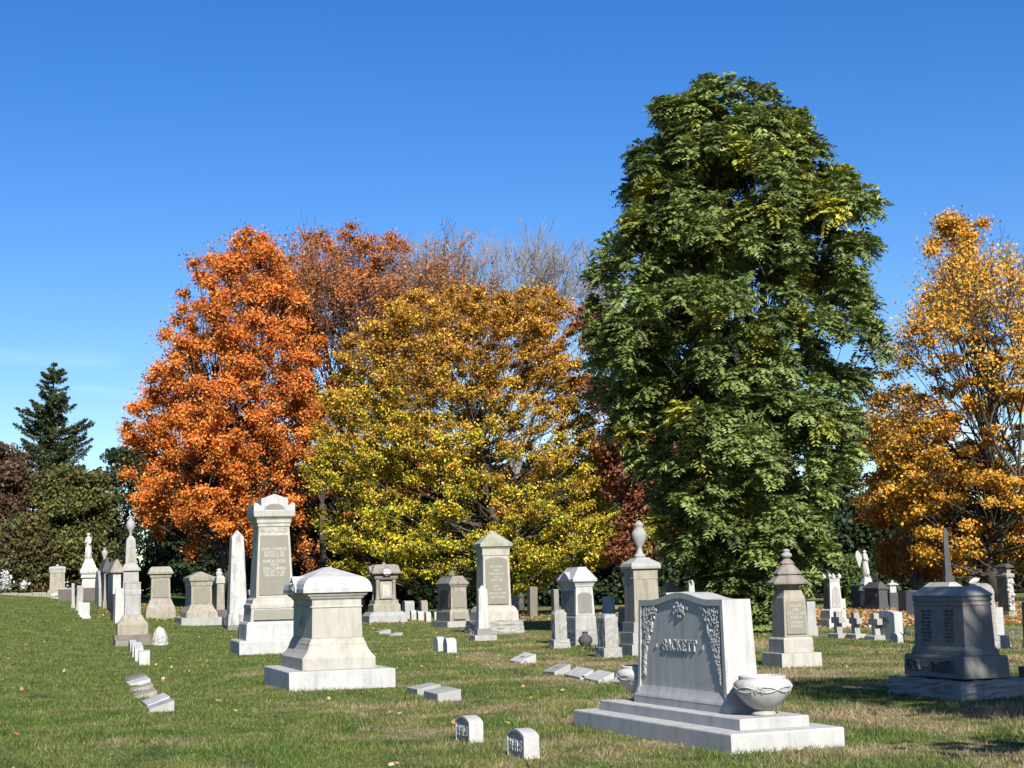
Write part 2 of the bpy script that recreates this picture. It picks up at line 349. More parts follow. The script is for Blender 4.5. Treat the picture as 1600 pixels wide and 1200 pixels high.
for i in range(16):
    a = rl.uniform(-.2, .2); z = rl.uniform(1.68, 1.86-abs(a)*.6); bb.lathe([(-.02, .005), (0, .03), (.02, .005)], (-.635, a, z), 6)
bb.box(-.64, -.62, -.22, .22, 1.67, 1.73).build('gable_carving', 'carved_shadow', m.e)
MB().box(-.455, -.425, -.2, .2, 1.0, 1.22).build('monogram_panel', 'warm_granite', m.e, bevel=.006)
lettering(m, 'I E', .2, 0, 0, 'warm_granite', side='left', proud=.03, ext=.02, zc=1.11, off=.008, name='monogram')
# --- named family monument with urns
YS = .370
m = absmon('family_monument', 'broad grey granite monument with raised name, carved vines and serpentine top', 'monument', (1.88, 16.80, 0), YS, 1.25, 3.76)
SM = m
m.part('lower_step', 'light_granite', [(-.06, 1.25, 3.76), (.175, 1.25, 3.76), (.187, 1.235, 3.745)], bevel=.01)
m.part('upper_step', 'light_granite', [(.187, .775, 3.27), (.29, .775, 3.27), (.298, .765, 3.26)], bevel=.008)
def hS(z):                            # half thickness / half length of the die
    t = np.clip((z-.38)/(1.44-.38), 0, 1); fl = max(0, 1-(z-.38)/.16)**2.2
    return .186-.022*t+.022*fl*(z > .37), 1.037-.06*t+.06*fl
zs = [.298, .372, .378]+[.38+.16*i/8 for i in range(9)]+[.6, .7, .8, .9, 1.0, 1.1, 1.2, 1.3, 1.36]
def top(u): return 1.438+.078*(math.cos(min(abs(u)/.72, 1)*math.pi)+1)/2
nu = 41; us = [2*i/(nu-1)-1 for i in range(nu)]; REC = .02
def hh(z): return (.2065, 1.0975) if z < .376 else hS(z)
V = []; Fc = []
rows = len(zs)+1
for side in (0, 1):
    for j in range(rows):
        for u in us:
            if j < len(zs): z = zs[j]
            else: z = top(u)
            z = min(z, top(u)-.001) if j < len(zs) else z
            hx, hy = hh(z); rec = REC*min(1, max(0, (z-.40)/.1)) if side == 0 else 0
            V.append((-hx+rec if side == 0 else hx, -u*hy, z))
idx = lambda s_, j, i: s_*rows*nu+j*nu+i
for j in range(rows-1):
    for i in range(nu-1):
        Fc.append((idx(0, j, i), idx(0, j, i+1), idx(0, j+1, i+1), idx(0, j+1, i))); Fc.append((idx(1, j, i+1), idx(1, j, i), idx(1, j+1, i), idx(1, j+1, i+1)))
    for i in (0, nu-1): Fc.append((idx(0, j, i), idx(0, j+1, i), idx(1, j+1, i), idx(1, j, i)))
for i in range(nu-1):
    Fc.append((idx(0, rows-1, i), idx(0, rows-1, i+1), idx(1, rows-1, i+1), idx(1, rows-1, i))); Fc.append((idx(0, 0, i), idx(1, 0, i), idx(1, 0, i+1), idx(0, 0, i+1)))
die = MB().add(V, Fc).build('die', 'light_granite', m.e)
# raised border round the recessed face: two sides and the serpentine top
fr = MB()
for sg in (-1, 1):
    R = []
    for z in np.linspace(.42, 1.378, 16):
        hx, hy = hh(z); x0 = -hx+.0*(z > 1); rec = REC*min(1, max(0, (z-.40)/.1)); a, b = sorted((sg*(hy+.0015), sg*(hy-.055)))
        R.append([(-hx-.0005, a, z), (-hx-.0005, b, z), (-hx+rec+.01, b, z), (-hx+rec+.01, a, z)])
    fr.loft(R)
R = []
for u in np.linspace(-1, 1, 41):
    hx, hy = hh(1.42); zt = top(u); y = -u*(hy+.0015)
    R.append([(-hx-.0005, y, zt+.0015), (-hx-.0005, y, zt-.062), (-hx+REC+.01, y, zt-.062), (-hx+REC+.01, y, zt+.0015)])
fr.loft(R); fr.build('raised_border', 'light_granite', m.e)
# serif capitals drawn as strokes
def arcp(cx, cy, rx, ry, a0, a1, n=12): return [(cx+rx*math.cos(math.radians(a0+(a1-a0)*i/n)), cy+ry*math.sin(math.radians(a0+(a1-a0)*i/n))) for i in range(n+1)]
TK, TN, SE = .17, .08, .06
GL = {'S': (.72, [(arcp(.38, .73, .25, .21, 30, 262)+arcp(.38, .27, .27, .22, 82, -150), .125)], [(.6, .68, .95)], [(.13, .05, .32)]),
 'A': (.86, [([(.08, 0), (.43, 1)], TN), ([(.43, 1), (.76, 0)], TK), ([(.2, .34), (.62, .34)], TN)], [], [], [(.08, 0), (.76, 0)]),
 'C': (.8, [(arcp(.44, .5, .34, .46, 45, 315, 18), .15)], [(.7, .66, .95)], []),
 'K': (.86, [([(.2, 0), (.2, 1)], TK), ([(.28, .42), (.7, 1)], TN), ([(.36, .52), (.74, 0)], TK)], [], [], [(.2, 0), (.2, 1), (.7, 1), (.76, 0)]),
 'E': (.74, [([(.2, 0), (.2, 1)], TK), ([(.1, .965), (.62, .965)], TN), ([(.1, .035), (.65, .035)], TN), ([(.2, .5), (.5, .5)], TN)], [(.64, .0, .25), (.61, .75, 1)], [(.5, .38, .62)]),
 'T': (.8, [([(.4, 0), (.4, 1)], TK), ([(.06, .965), (.74, .965)], TN)], [(.07, .72, 1), (.73, .72, 1)], [], [(.4, 0)]),
 'H': (.9, [([(.2, 0), (.2, 1)], TK), ([(.7, 0), (.7, 1)], TK), ([(.2, .5), (.7, .5)], TN)], [], [], [(.2, 0), (.2, 1), (.7, 0), (.7, 1)]),
 'M': (1.06, [([(.16, 0), (.2, 1)], TN), ([(.2, 1), (.5, .1)], TK), ([(.5, .1), (.82, 1)], TN), ([(.82, 1), (.86, 0)], TK)], [], [], [(.16, 0), (.86, 0), (.16, 1), (.86, 1)]),
 'W': (1.1, [([(.1, 1), (.32, 0)], TK), ([(.32, 0), (.55, .9)], TN), ([(.55, .9), (.76, 0)], TK), ([(.76, 0), (1.0, 1)], TN)], [], [], [(.1, 1), (.55, 1), (1.0, 1)]),
 '.': (.34, [([(.1, .5), (.24, .5)], .14)], [], []), "'": (.42, [([(.12, .25), (.24, .62)], .09)], [], [])}
def strokes(txt, h, wscale=1.0):
    quads = []; x = 0
    for ch in txt:
        g = GL[ch]
        for pts, w in g[1]:
            for (ax, ay), (bx, by) in zip(pts[:-1], pts[1:]):
                dx, dy = bx-ax, by-ay; ln = math.hypot(dx, dy) or 1; ox, oy = -dy/ln*w/2, dx/ln*w/2
                e = .02 if len(pts) > 3 else 0; ex, ey = dx/ln*e, dy/ln*e
                quads.append([(x+ax-ox-ex, ay-oy-ey), (x+bx-ox+ex, by-oy+ey), (x+bx+ox+ex, by+oy+ey), (x+ax+ox-ex, ay+oy-ey)])
        for lst in (g[2], g[3]):
            for sx_, y0, y1 in lst: quads.append([(x+sx_-.03, y0), (x+sx_+.03, y0), (x+sx_+.03, y1), (x+sx_-.03, y1)])
        if len(g) > 4:
            for sx_, sy_ in g[4]: y0 = 0 if sy_ < .5 else 1-SE; quads.append([(x+sx_-.15, y0), (x+sx_+.15, y0), (x+sx_+.15, y0+SE), (x+sx_-.15, y0+SE)])
        x += g[0]
    return [[((a-x/2)*h*wscale, (b-.5)*h) for a, b in q] for q in quads], x*h*wscale
def serif_text(parent, txt, h, ws, cy, zc, hfun, base, proud, mat, name='lettering'):
    q, w = strokes(txt, h, ws); mb = MB()
    for k, poly in enumerate(q):
        e = .0004*(k % 4); v = []
        for dd in (base, proud+e):
            for a, b in poly: z = zc+b; v.append((-hfun(z)[0]-dd, -(cy+a), z))
        mb.add(v, [(0, 1, 2, 3), (7, 6, 5, 4), (0, 4, 5, 1), (1, 5, 6, 2), (2, 6, 7, 3), (3, 7, 4, 0)])
    return mb.build(name, mat, parent)
serif_text(m.e, 'SACKETT', .118, 1.22, -.02, .955, hh, -REC-.01, -REC+.013, 'light_granite', 'raised_name')
serif_text(m.e, "'", .11, 1.2, -.56, .95, hh, -REC-.01, -REC+.013, 'light_granite', 'ornament')
serif_text(m.e, "'", .11, 1.2, .52, .95, hh, -REC-.01, -REC+.013, 'light_granite', 'ornament')
rl = random.Random(11); iv = MB()
def ivy(y, z, s, a):
    n = 7; hx = hh(z)[0]; pts = []
    shp = [(0, -.9), (.55, -.45), (.95, .1), (.5, .4), (0, 1.1), (-.5, .4), (-.95, .1), (-.55, -.45)]
    for p, q in shp: pts.append((y+s*(p*math.cos(a)-q*math.sin(a)), z+s*(p*math.sin(a)+q*math.cos(a))))
    pr = rl.uniform(.0, .005); v = [(-hx+REC-.001+.004, p, q) for p, q in pts]+[(-hx+REC-.010-pr, p, q) for p, q in pts]+[(-hx+REC-.017-pr, y, z)]
    n = 8; iv.add(v, [(i, (i+1) % n, (i+1) % n+n, i+n) for i in range(n)]+[(i+n, (i+1) % n+n, 2*n) for i in range(n)])
for _ in range(190):                     # far (left) corner and its trailing vine
    a, b = rl.random(), rl.random()**1.3
    ivy(.90-a*.36*(1-b)**1.2-.02, 1.36-b*.62, rl.uniform(.016, .028), rl.uniform(0, 6.3))
for _ in range(22): ivy(.90-rl.uniform(0, .05), rl.uniform(.62, .8), .024, rl.uniform(0, 6.3))
for _ in range(210):
    a, b = rl.random(), rl.random()**1.2
    ivy(-.91+a*.4*(1-b)**1.2+.015, 1.355-b*.78, rl.uniform(.016, .028), rl.uniform(0, 6.3))
for _ in range(30): ivy(rl.gauss(.0, .07), 1.405-abs(rl.gauss(0, .06)), rl.uniform(.02, .032), rl.uniform(0, 6.3))
iv.build('carved_vine', 'light_granite', m.e)
for sy, yy in ((-.985, None), (.985, None)): pass
def stone_urn(label, ly):
    c, s_ = math.cos(YS), math.sin(YS); P = SM.e.location; lx = .03
    t = thing('stone_urn', label, 'urn', (P.x+c*lx-s_*ly, P.y+s_*lx+c*ly, .298), YS)
    MB().lathe([(0, .118), (.02, .122), (.034, .11), (.045, .078), (.05, .07)], n=40).build('foot', 'warm_granite', t, smooth=True)
    bw = [(.05, .075), (.07, .11), (.1, .155), (.15, .21), (.2, .25), (.25, .277), (.29, .287), (.32, .28), (.34, .26), (.35, .24), (.355, .232), (.372, .236), (.385, .236), (.39, .225), (.388, .2), (.37, .19), (.33, .195)]
    MB().lathe(bw, n=48).build('bowl', 'light_granite', t, smooth=True)
    MB().lathe([(.33, .19), (.345, .1), (.35, .01)], n=24).build('soil', 'soil', t)
    gb = MB(); rr = lambda z: float(np.interp(z, [a for a, _ in bw[:9]], [b for _, b in bw[:9]]))
    for ph in (0, math.pi):
        pts = []
        for i in range(121):
            a = 2*math.pi*i/120; z = .262+.026*math.sin(4*a+ph); q = rr(z)+.003; pts.append((q*math.cos(a), q*math.sin(a), z))
        gb.tube(pts, .0075, 6)
    r_ = random.Random(int(ly*10)+50)
    for kq in range(4):
        for _ in range(26):
            a = kq*math.pi/2+math.pi/4+r_.gauss(0, .16); z = .262+r_.gauss(0, .02); q = rr(z)
            gb.lathe([(-.012, .002), (0, .011), (.012, .002)], (q*math.cos(a), q*math.sin(a), z), 6)
    gb.build('garland_relief', 'light_granite', t, smooth=True)
stone_urn('garlanded stone urn nearest the camera, on the broad granite monument step', -1.38)
stone_urn('garlanded stone urn half hidden behind the far end of the broad granite monument', 1.38)
# --- pair of small initialled markers
def initial_marker(label, P, yaw, txt):
    t = thing('initial_marker', label, 'grave marker', P, yaw, 'small initialled markers on the front lawn')
    w, l_, zs_, zp = .16/2, .46/2, .215, .27
    pts = lambda k, dz: [(l_*k, -.04 if dz == 0 else .03), (l_*k, zs_-dz)]+[(l_*k*(1-2*i/8), zs_-dz+(zp-zs_)*math.sin(math.pi*i/8)**.8) for i in range(1, 8)]+[(-l_*k, zs_-dz), (-l_*k, -.04 if dz == 0 else .03)]
    MB().prism([(a*(1+.0*b), b) for a, b in pts(1, 0)], -w+.014, w, 'x').build('block', 'light_granite', t, bevel=.004)
    # raised rim on the lettered face
    o_, i_ = pts(1, 0)[1:-1], pts(.88, .022)[1:-1]; n = len(o_); v = []
    o_ = [(o_[0][0], -.03)]+o_+[(o_[-1][0], -.03)]; i_ = [(i_[0][0], -.03)]+i_+[(i_[-1][0], -.03)]; n = len(o_)
    for x in (-w, -w+.0145): v += [(x, a*1.002, b+.0005) for a, b in o_]+[(x, a, b) for a, b in i_]
    fs = []
    for i in range(n-1): fs += [(i, i+1, n+i+1, n+i), (2*n+i, 3*n+i, 3*n+i+1, 2*n+i+1), (n+i, n+i+1, 3*n+i+1, 3*n+i), (i, 2*n+i, 2*n+i+1, i+1)]
    MB().add(v, fs).build('rim', 'light_granite', t)
    serif_text(t, txt, .105, .98, 0, .115, lambda z: (w-.014, 0), -.005, .012, 'light_granite', 'raised_initials')
g1 = ground(733.5, 1161.5); g2 = ground(819, 1187)
for P, lb, tx in ((g1, 'small pale marker with the initials H, W and S', 'H.W.S'), (g2, 'small pale marker with the initials M, H and S', 'M.H.S')):
    c, s_ = math.cos(YS), math.sin(YS); initial_marker(lb, (P.x+c*.08-s_*.23, P.y+s_*.08+c*.23, 0), YS, tx)
# --- slanted grave markers
def wedge(label, xl, xn, xr, yb, hl, hr, mat='light_granite', group=None, yaw=YAW, mark=False):
    m = Mon('slant_marker', label, 'grave marker', xl, xn, xr, yb, yaw=yaw, group=group)
    hx, hy = m.W/2, m.L/2; a, b = hl*m.k, hr*m.k
    MB().prism([(-hx, -.04), (hx, -.04), (hx, b), (-hx, a)], -hy, hy, 'y').build('block', mat, m.e, bevel=.008)
    if mark:
        sl = math.atan2(b-a, m.W); v, f = text_mesh(mark, m.W*.3, .003, .003)
        P = lambda p: (0+(p[1])*math.cos(sl)+p[2]*-math.sin(sl)*0, -p[0]*.7, (a+b)/2+p[1]*math.sin(sl)+.004+p[2]*.5)
        MB().add([P(p) for p in v], f).build('inscription', 'grey_granite', m.e)
gs = 'slant markers in a row left of the domed monument'
wedge('slant marker farthest back in the left row, dark weathered top', 193, 197, 229, 1064, 2, 9, 'brown_stone', gs)
wedge('whitest slant marker, second from the back of the left row', 198, 201, 234, 1071, 2, 10, 'white_marble', gs)
wedge('third slant marker from the back of the left row, brown-grey', 202, 205, 240, 1081, 2, 11, 'sandstone', gs)
wedge('mossy slant marker in the left row with yellow lichen at its foot', 206, 210, 246, 1091, 2, 11, 'sandstone', gs)
wedge('slant marker second nearest in the left row, clean pale top', 223, 229, 264, 1105, 3, 16, 'light_granite', gs)
wedge('nearest slant marker of the left row, dark letters on its top', 228, 234, 273, 1113, 3, 16, 'cool_granite', gs, mark='FATHER')
gs = 'slant markers in a row left of the broad granite monument'
wedge('flat-lying slant marker set apart on the lawn before the small obelisk', 796, 812, 837.5, 1037, 3, 14, 'light_granite', gs, mark='ELLEN')
wedge('leftmost slant marker of the row running to the stone urn', 848, 866, 892, 1055, 4, 15, 'cool_granite', gs, mark='MOTHER')
wedge('middle slant marker of the row running to the stone urn', 881, 908, 929, 1062, 4, 15, 'light_granite', gs)
wedge('slant marker next to last before the stone urn, pale top', 912, 935, 960, 1067, 4, 15, 'light_granite', gs)
wedge('slant marker mostly hidden beside the stone urn', 951, 972, 990, 1070, 3, 12, 'white_marble', gs)
gs = 'pair of low block markers right of the domed monument'
wedge('low block marker, the farther of the pair right of the domed monument', 637, 651, 688.5, 1087, 10, 15, 'cool_granite', gs)
wedge('low block marker, the nearer of the pair right of the domed monument', 663, 683, 720, 1097, 12, 18, 'cool_granite', gs)
wedge('low worn slab in the grass in front of the columned monument', 585, 592, 611, 991, 3, 7, 'cool_granite')
wedge('thin dark-edged slab lying just right of another worn slab', 602, 610, 629, 994, 1.5, 5, 'cool_granite')
# --- small upright stones
def upright(label, xl, xn, xr, yb, yt, mat='white_marble', rise=.25, group=None, name='headstone', D=None, yaw=YAW, rough=0, base=None):
    m = Mon(name, label, 'headstone', xl, xn, xr, yb, yaw=yaw, group=group, D=D)
    h = m.z(yt); hx, hy = m.W/2, m.L/2; z0 = -.05
    if base:
        z0 = m.z(base[0]); MB().rect([(-.05, hx, hy), (z0, hx*.98, hy*.98)]).build('base', base[1] if len(base) > 1 else mat, m.e, bevel=.005, rough=rough*.7, seed=3); hx *= base[2] if len(base) > 2 else .75; hy *= base[2] if len(base) > 2 else .75
    r_ = min(rise*2*hy, (h-z0)*.6)
    pts = [(-hy, z0), (hy, z0), (hy, h-r_)]+[(hy*math.cos(t), h-r_+r_*math.sin(t)) for t in np.linspace(0, math.pi, 9)[1:-1]]+[(-hy, h-r_)]
    if rise == 0: pts = [(-hy, z0), (hy, z0), (hy, h), (-hy, h)]
    MB().prism(pts, -hx, hx, 'x').build('slab', mat, m.e, bevel=.006 if m.P.y < 70 and not rough else 0, rough=rough, seed=7)
    return m
gs = 'row of four small white headstones on the left lawn'
upright('farthest of four small white headstones on the left lawn', 201, 203.5, 214, 1020, 1000.5, group=gs)
upright('second from the back of four small white headstones on the left lawn', 204.5, 207, 222, 1027, 1004, group=gs)
upright('third from the back of four small white headstones on the left lawn', 208.5, 211.5, 225, 1034, 1009, group=gs)
upright('nearest of four small white headstones, notched top, left lawn', 215.5, 218, 235, 1040, 1016.5, rise=.1, group=gs)
gs = 'pair of small rounded white headstones'
upright('left of two small rounded white headstones in mid lawn', 677.5, 684, 695, 1018, 995, 'light_granite', .35, gs)
upright('right of two small rounded white headstones in mid lawn', 692.5, 699, 714, 1021, 997, 'light_granite', .35, gs)
gs = 'four small leaning white headstones beyond the columned monument'
for lb, a in (('leftmost of four small rounded white headstones beside the columned monument', (640.5, 643, 650.5, 969.5, 953.5)), ('second from left of four small rounded headstones beside the columned monument', (651, 654, 662.5, 971, 955)), ('third from left of four small rounded headstones beside the columned monument', (663, 666.5, 674, 972.5, 956)), ('thin rightmost of four small headstones, touching the low capped monument', (676, 679.5, 684.5, 970, 956))):
    upright(lb, *a, rise=.35, group=gs)
gs = 'four tiny stones behind the tan monument'
for i, lb in enumerate(('farthest left tiny stone behind the tan square-topped monument', 'second tiny stone behind the tan square-topped monument', 'third tiny stone behind the tan square-topped monument', 'nearest tiny stone behind the tan square-topped monument')):
    upright(lb, 184.5+i*4, 186+i*4, 190.5+i*4, 969+i*2.2, 962+i*2.2, 'cool_granite', .1, gs)
# --- left group
m = simple('capped_monument', 'tan monument with brown foundation and square shouldered top, left lawn', 'monument', 176, 178, 237.5, 1008, 'sandstone',
    [('foundation', [(1008, 59), (993, 58)], 'brown_stone'), ('plinth', [(993, 48), (977, 48), (974, 45), (968, 35), (962, 28)]), ('die', [(962, 26), (930, 25)], 'cool_granite'), ('frieze', [(930, 26.5), (924, 26.5), (922, 25), (912, 25)], 'cool_granite'), ('cap', [(912, 26), (910.5, 26), (908.5, 3)], 'cool_granite')])
m = simple('low_slab', 'low bluish-grey slab before the tan monument with brown foundation', 'grave marker', 177.5, 180, 204, 1010, 'grey_granite', [('block', [(1010, 24), (1001, 23)])])
t = Mon('rough_stone', 'small pointed rough white stone on the left lawn', 'stone', 236, 238, 264, 1009); zt = t.z(980)
MB().lathe([(0, .5*t.W), (zt*.35, .49*t.W), (zt*.6, .4*t.W), (zt*.82, .28*t.W), (zt*.95, .14*t.W), (zt, .02)], n=14).build('rough_stone_body', 'stained_marble', t.e, rough=.03, seed=4)
m = simple('capped_monument', 'tan monument with stepped cornice and flat-topped cap, between the tan and the pointed ones', 'monument', 226, 228, 275, 966, 'sandstone',
    [('base', [(966, 47), (957, 47)]), ('plinth', [(957, 46), (950, 44), (944, 38), (937, 33)]), ('die', [(937, 31), (903, 29)]), ('cornice', [(903, 32), (899, 34), (897, 40), (894, 40)]), ('cap', [(894, 38), (890, 35), (886.5, 30), (885.5, 26)])])
m.panel('inscription_panel', 'tan_panel', [(-12, 934), (12, 934), (11.5, 906), (-11.5, 906)])
m = simple('capped_monument', 'tan monument with low pointed cap, left of the white obelisk', 'monument', 272, 283, 350, 977, 'sandstone',
    [('base', [(977, 67), (966, 66)], 'cool_granite'), ('plinth', [(966, 50), (958, 48), (952, 40), (946, 34)]), ('die', [(946, 33), (916, 32)]), ('neck', [(916, 34), (908, 35)]), ('cap', [(908, 39), (903, 40), (902, 40), (893, 2)])])
m.panel('inscription_panel', 'tan_panel', [(-13, 943), (13, 943), (13, 919), (-13, 919)])
m = simple('urn_obelisk', 'pale obelisk topped by a slender urn, left under the orange maple', 'monument', 190, 191.5, 217, 962, 'cool_granite',
    [('base', [(962, 26), (897, 24)]), ('cap', [(897, 30), (894, 30), (890, 23), (886, 18)]), ('shaft', [(886, 17), (848, 14), (842, 5)])], D=88)
m.panel('carved_drape', 'sandstone', [(-5, 882), (5, 882), (0, 858)], .01)
lathe_px(m, 'urn', 'cool_granite', [(842, 3), (839, 1.6), (835, 3), (830, 6), (824, 7.2), (819, 6), (816, 2.6), (813, 3.2), (811.5, 4.2), (810.5, 4)])
m = simple('roofed_monument', 'white-bodied monument with brown pitched roof behind the urn obelisk', 'monument', 158, 175, 190, 952, 'white_marble',
    [('body', [(952, 13), (887, 12)]), ('roof', [(887, 21), (885, 21), (866, 3)], 'roof_stone')], D=84)
m = simple('urn_monument', 'grey stepped stone under a dark pyramid top with small flared urn', 'monument', 152, 160, 175, 944, 'sandstone',
    [('base', [(944, 14), (932, 13)]), ('shaft', [(932, 11), (887, 9)]), ('cap', [(887, 16), (884, 16), (870, 5), (864, 3)], 'dark_granite')], D=92)
lathe_px(m, 'urn', 'cool_granite', [(864, 3), (862, 1.6), (858, 4), (853, 5.2), (849, 4.4), (848, 2), (846, 2), (845, 4), (844, 4)])
upright('narrow round-topped grey slab right of the white statue', 150, 152.5, 161.5, 934, 877, 'cool_granite', .3, D=95)
m = simple('statue_monument', 'white marble pedestal on a dark granite base carrying the draped statue', 'monument', 122.5, 124.5, 153, 937, 'white_marble',
    [('base', [(937, 29), (917, 28)], 'brown_granite'), ('die', [(917, 23), (901, 20)]), ('cornice', [(901, 26), (897, 23), (893, 28), (887, 28)]), ('rockwork', [(887, 24), (879, 18), (871, 11)])], D=104)
def figure(m, name, label, yt, yb_, wings=False, mat='white_marble', face=-.2):
    z0, z1 = m.z(yb_), m.z(yt); H = z1-z0; loc = m.e.matrix_basis.translation.copy() if False else Vector(m.e.location)
    t = thing(name, label, 'statue', (loc.x, loc.y, loc.z+z0), m.e.rotation_euler.z+face)
    # one continuous robed figure: skinned skeleton with head, shoulders, bent arms and gown
    vs = [(0, 0, .03), (.02, 0, .2), (0, .01, .36), (-.01, .0, .5), (0, 0, .62), (0, .01, .72), (0, .01, .8), (0, -.005, .85), (0, -.01, .93),
          (.07, 0, .79), (.085, -.03, .66), (.06, -.1, .58), (.02, -.12, .64), (-.07, 0, .79), (-.09, -.03, .66), (-.06, -.1, .62), (-.02, -.12, .7)]
    es = [(0, 1), (1, 2), (2, 3), (3, 4), (4, 5), (5, 6), (6, 7), (7, 8), (6, 9), (9, 10), (10, 11), (11, 12), (6, 13), (13, 14), (14, 15), (15, 16)]
    rad = [.15, .14, .12, .105, .09, .1, .075, .035, .06, .055, .045, .035, .025, .055, .045, .035, .025]
    me = bpy.data.meshes.new(name); me.from_pydata([(a*H, b*H, c*H) for a, b, c in vs], es, []); me.materials.append(M[mat])
    o = bpy.data.objects.new('body', me); COL.objects.link(o); o.parent = t
    sk = o.modifiers.new('skin', 'SKIN')
    for i, r in enumerate(rad): me.skin_vertices[0].data[i].radius = (r*H, r*H*.8)
    me.skin_vertices[0].data[0].use_root = True
    o.modifiers.new('sub', 'SUBSURF').levels = 2; o.modifiers['sub'].render_levels = 2
    dr = MB(); rg = random.Random(len(label))
    for k in range(13):
        a = 2*math.pi*k/13; dr.tube([(.12*H*math.cos(a), .11*H*math.sin(a), .0), (.1*H*math.cos(a+.1), .09*H*math.sin(a+.1), .25*H), (.095*H*math.cos(a+.3), .085*H*math.sin(a+.3), .5*H)], [.022*H, .017*H, .008*H], 6)
    dr.build('robe_folds', mat, t, smooth=True)
    MB().lathe([(0, .07*H), (.012*H, .075*H), (.06*H, .055*H), (.085*H, .02*H)], (0, .02*H, .90*H), 12).build('hair', mat, t, smooth=True)
    if wings:
        for sg in (-1, 1):
            w = MB().add([], [])
            pts = [(.04, .72), (.12, .86), (.22, .97), (.3, .93), (.33, .8), (.3, .62), (.24, .45), (.18, .33), (.13, .45), (.08, .6)]
            v = [(sg*a*H, (.09+a*.25)*H, b*H) for a, b in pts]; v2 = [(x, y+.035*H, z) for x, y, z in v]; n = len(v)
            w.add(v+v2, [tuple(range(n)), tuple(range(2*n-1, n-1, -1))]+[(i, (i+1) % n, (i+1) % n+n, i+n) for i in range(n)]).build('wing', mat, t, bevel=.01)
    return t
figure(m, 'robed_statue', 'white robed statue standing high on the pedestal at far left', 827.5, 872)
m = simple('pedestal_monument', 'square tan pedestal with small finial, leftmost monument by the dark hedge', 'monument', 72, 73.5, 105, 921, 'sandstone',
    [('base', [(921, 31), (910, 29)]), ('die', [(910, 24), (883, 23)]), ('cap', [(883, 25), (880, 25), (876, 27), (874, 25), (872.5, 16)], 'cool_granite'), ('finial', [(872.5, 5), (871, 5), (869, .6)], 'cool_granite')], D=107)
simple('low_wall', 'dark granite coping block beside the statue base', 'wall', 90, 91.5, 116, 938, 'brown_granite', [('block', [(938, 25), (921, 24)]), ('coping', [(921, 25.5), (919, 25.5)], 'cool_granite')], D=101)
upright('thin grey slab partly behind its twin, below the white statue', 111.5, 113, 119, 943, 904.5, 'cool_granite', 0, 'twin slabs below the statue', D=88, base=(938,))
upright('thin pale slab in front of its twin, below the white statue', 118, 119.5, 131, 945.5, 905.5, 'cool_granite', 0, 'twin slabs below the statue', D=85, base=(939, 'cool_granite', .85))
gs = 'three small white stones at the left'
upright('rearmost of three small white stones at the left', 121, 122, 129, 951.5, 930, 'white_marble', 0, gs, D=79, base=(949, 'white_marble', .7))
upright('middle one of three small white stones at the left', 124.5, 125.5, 134, 953, 930.5, 'white_marble', 0, gs, D=77, base=(950.5, 'white_marble', .7))
upright('nearest of three small white stones at the left, wide foot', 127.5, 128.5, 142.5, 955.5, 930.5, 'white_marble', 0, gs, D=75, base=(952, 'white_marble', .75))
upright('dark slab edge hugging the tall white slab at left', 173.5, 175.5, 180, 960.5, 918, 'dark_granite', 0, D=74)
upright('tall plain white slab left of the tan square-topped monument', 178.5, 180, 195, 962, 908, 'white_marble', 0, D=72)
t = Mon('carved_lamb', 'small white carved lamb on a block beside the dark coping', 'statue', 78, 79, 91, 934, D=99)
MB().rect([(-.05, .25, .2), (.22, .25, .2)]).build('block', 'white_marble', t.e)
MB().lathe([(-.28, .02), (-.2, .13), (0, .17), (.2, .14), (.28, .03)], n=10).build('lamb', 'white_marble', t.e, smooth=True)
o = t.e.children[-1]; o.rotation_euler = (0, math.radians(80), 0); o.location = (0, 0, .38)
h_ = MB().lathe([(-.1, .02), (-.04, .09), (.06, .08), (.12, .03)], n=8).build('lamb_head', 'white_marble', t.e, smooth=True); h_.location = (.26, -.02, .56)
c0 = at(-40, 922, 104); c1 = at(76, 922, 107); mid = (c0+c1)/2
wl = thing('kerb_wall', 'low pale stone kerb along the lawn edge at far left', 'wall', (mid.x, mid.y, float(hgt(mid.x))), math.atan2(c1.y-c0.y, c1.x-c0.x))
kb = MB(); Lk = (c1-c0).length; rl = random.Random(2); x = -Lk/2
while x < Lk/2: w_ = rl.uniform(.6, 1.2); kb.box(x, min(x+w_-.03, Lk/2), -.18, .18, -.5, .17+rl.uniform(-.04, .04)); x += w_
kb.build('stones', 'sandstone', wl, bevel=.02)
# --- middle group
m = Mon('columned_monument', 'ornate stone monument with corner columns under a gabled brown roof', 'monument', 565, 577, 637, 974)
m.part('base', 'cool_granite', [(974, 60), (963, 59), (957, 50)])
m.part('plinth', 'sandstone', [(957, 43), (946, 42), (944, 38), (938, 36)])
m.part('die', 'sandstone', [(938, 24), (906, 24)])
for a, b in ((-1, -1), (1, -1), (-1, 1), (1, 1)):
    hx, hy = m.half(34); m.e
    MB().lathe([(m.z(938), 3.6*m.k), (m.z(936), 3.6*m.k), (m.z(934), 2.7*m.k), (m.z(911), 2.5*m.k), (m.z(909), 3.4*m.k), (m.z(906), 3.6*m.k)], (a*(hx-4*m.k), b*(hy-4*m.k), 0), 12).build('column', 'sandstone', m.e, smooth=True)
m.part('entablature', 'brown_stone', [(906, 35), (903, 37), (901, 35), (897, 36)])
m.part('roof', 'roof_stone', [(897, 45), (895, 46), (884, 36), (882, 30)])
m.part('finial', 'roof_stone', [(882, 5), (880, 5), (878, .8)])
hx, hy = m.half(46)
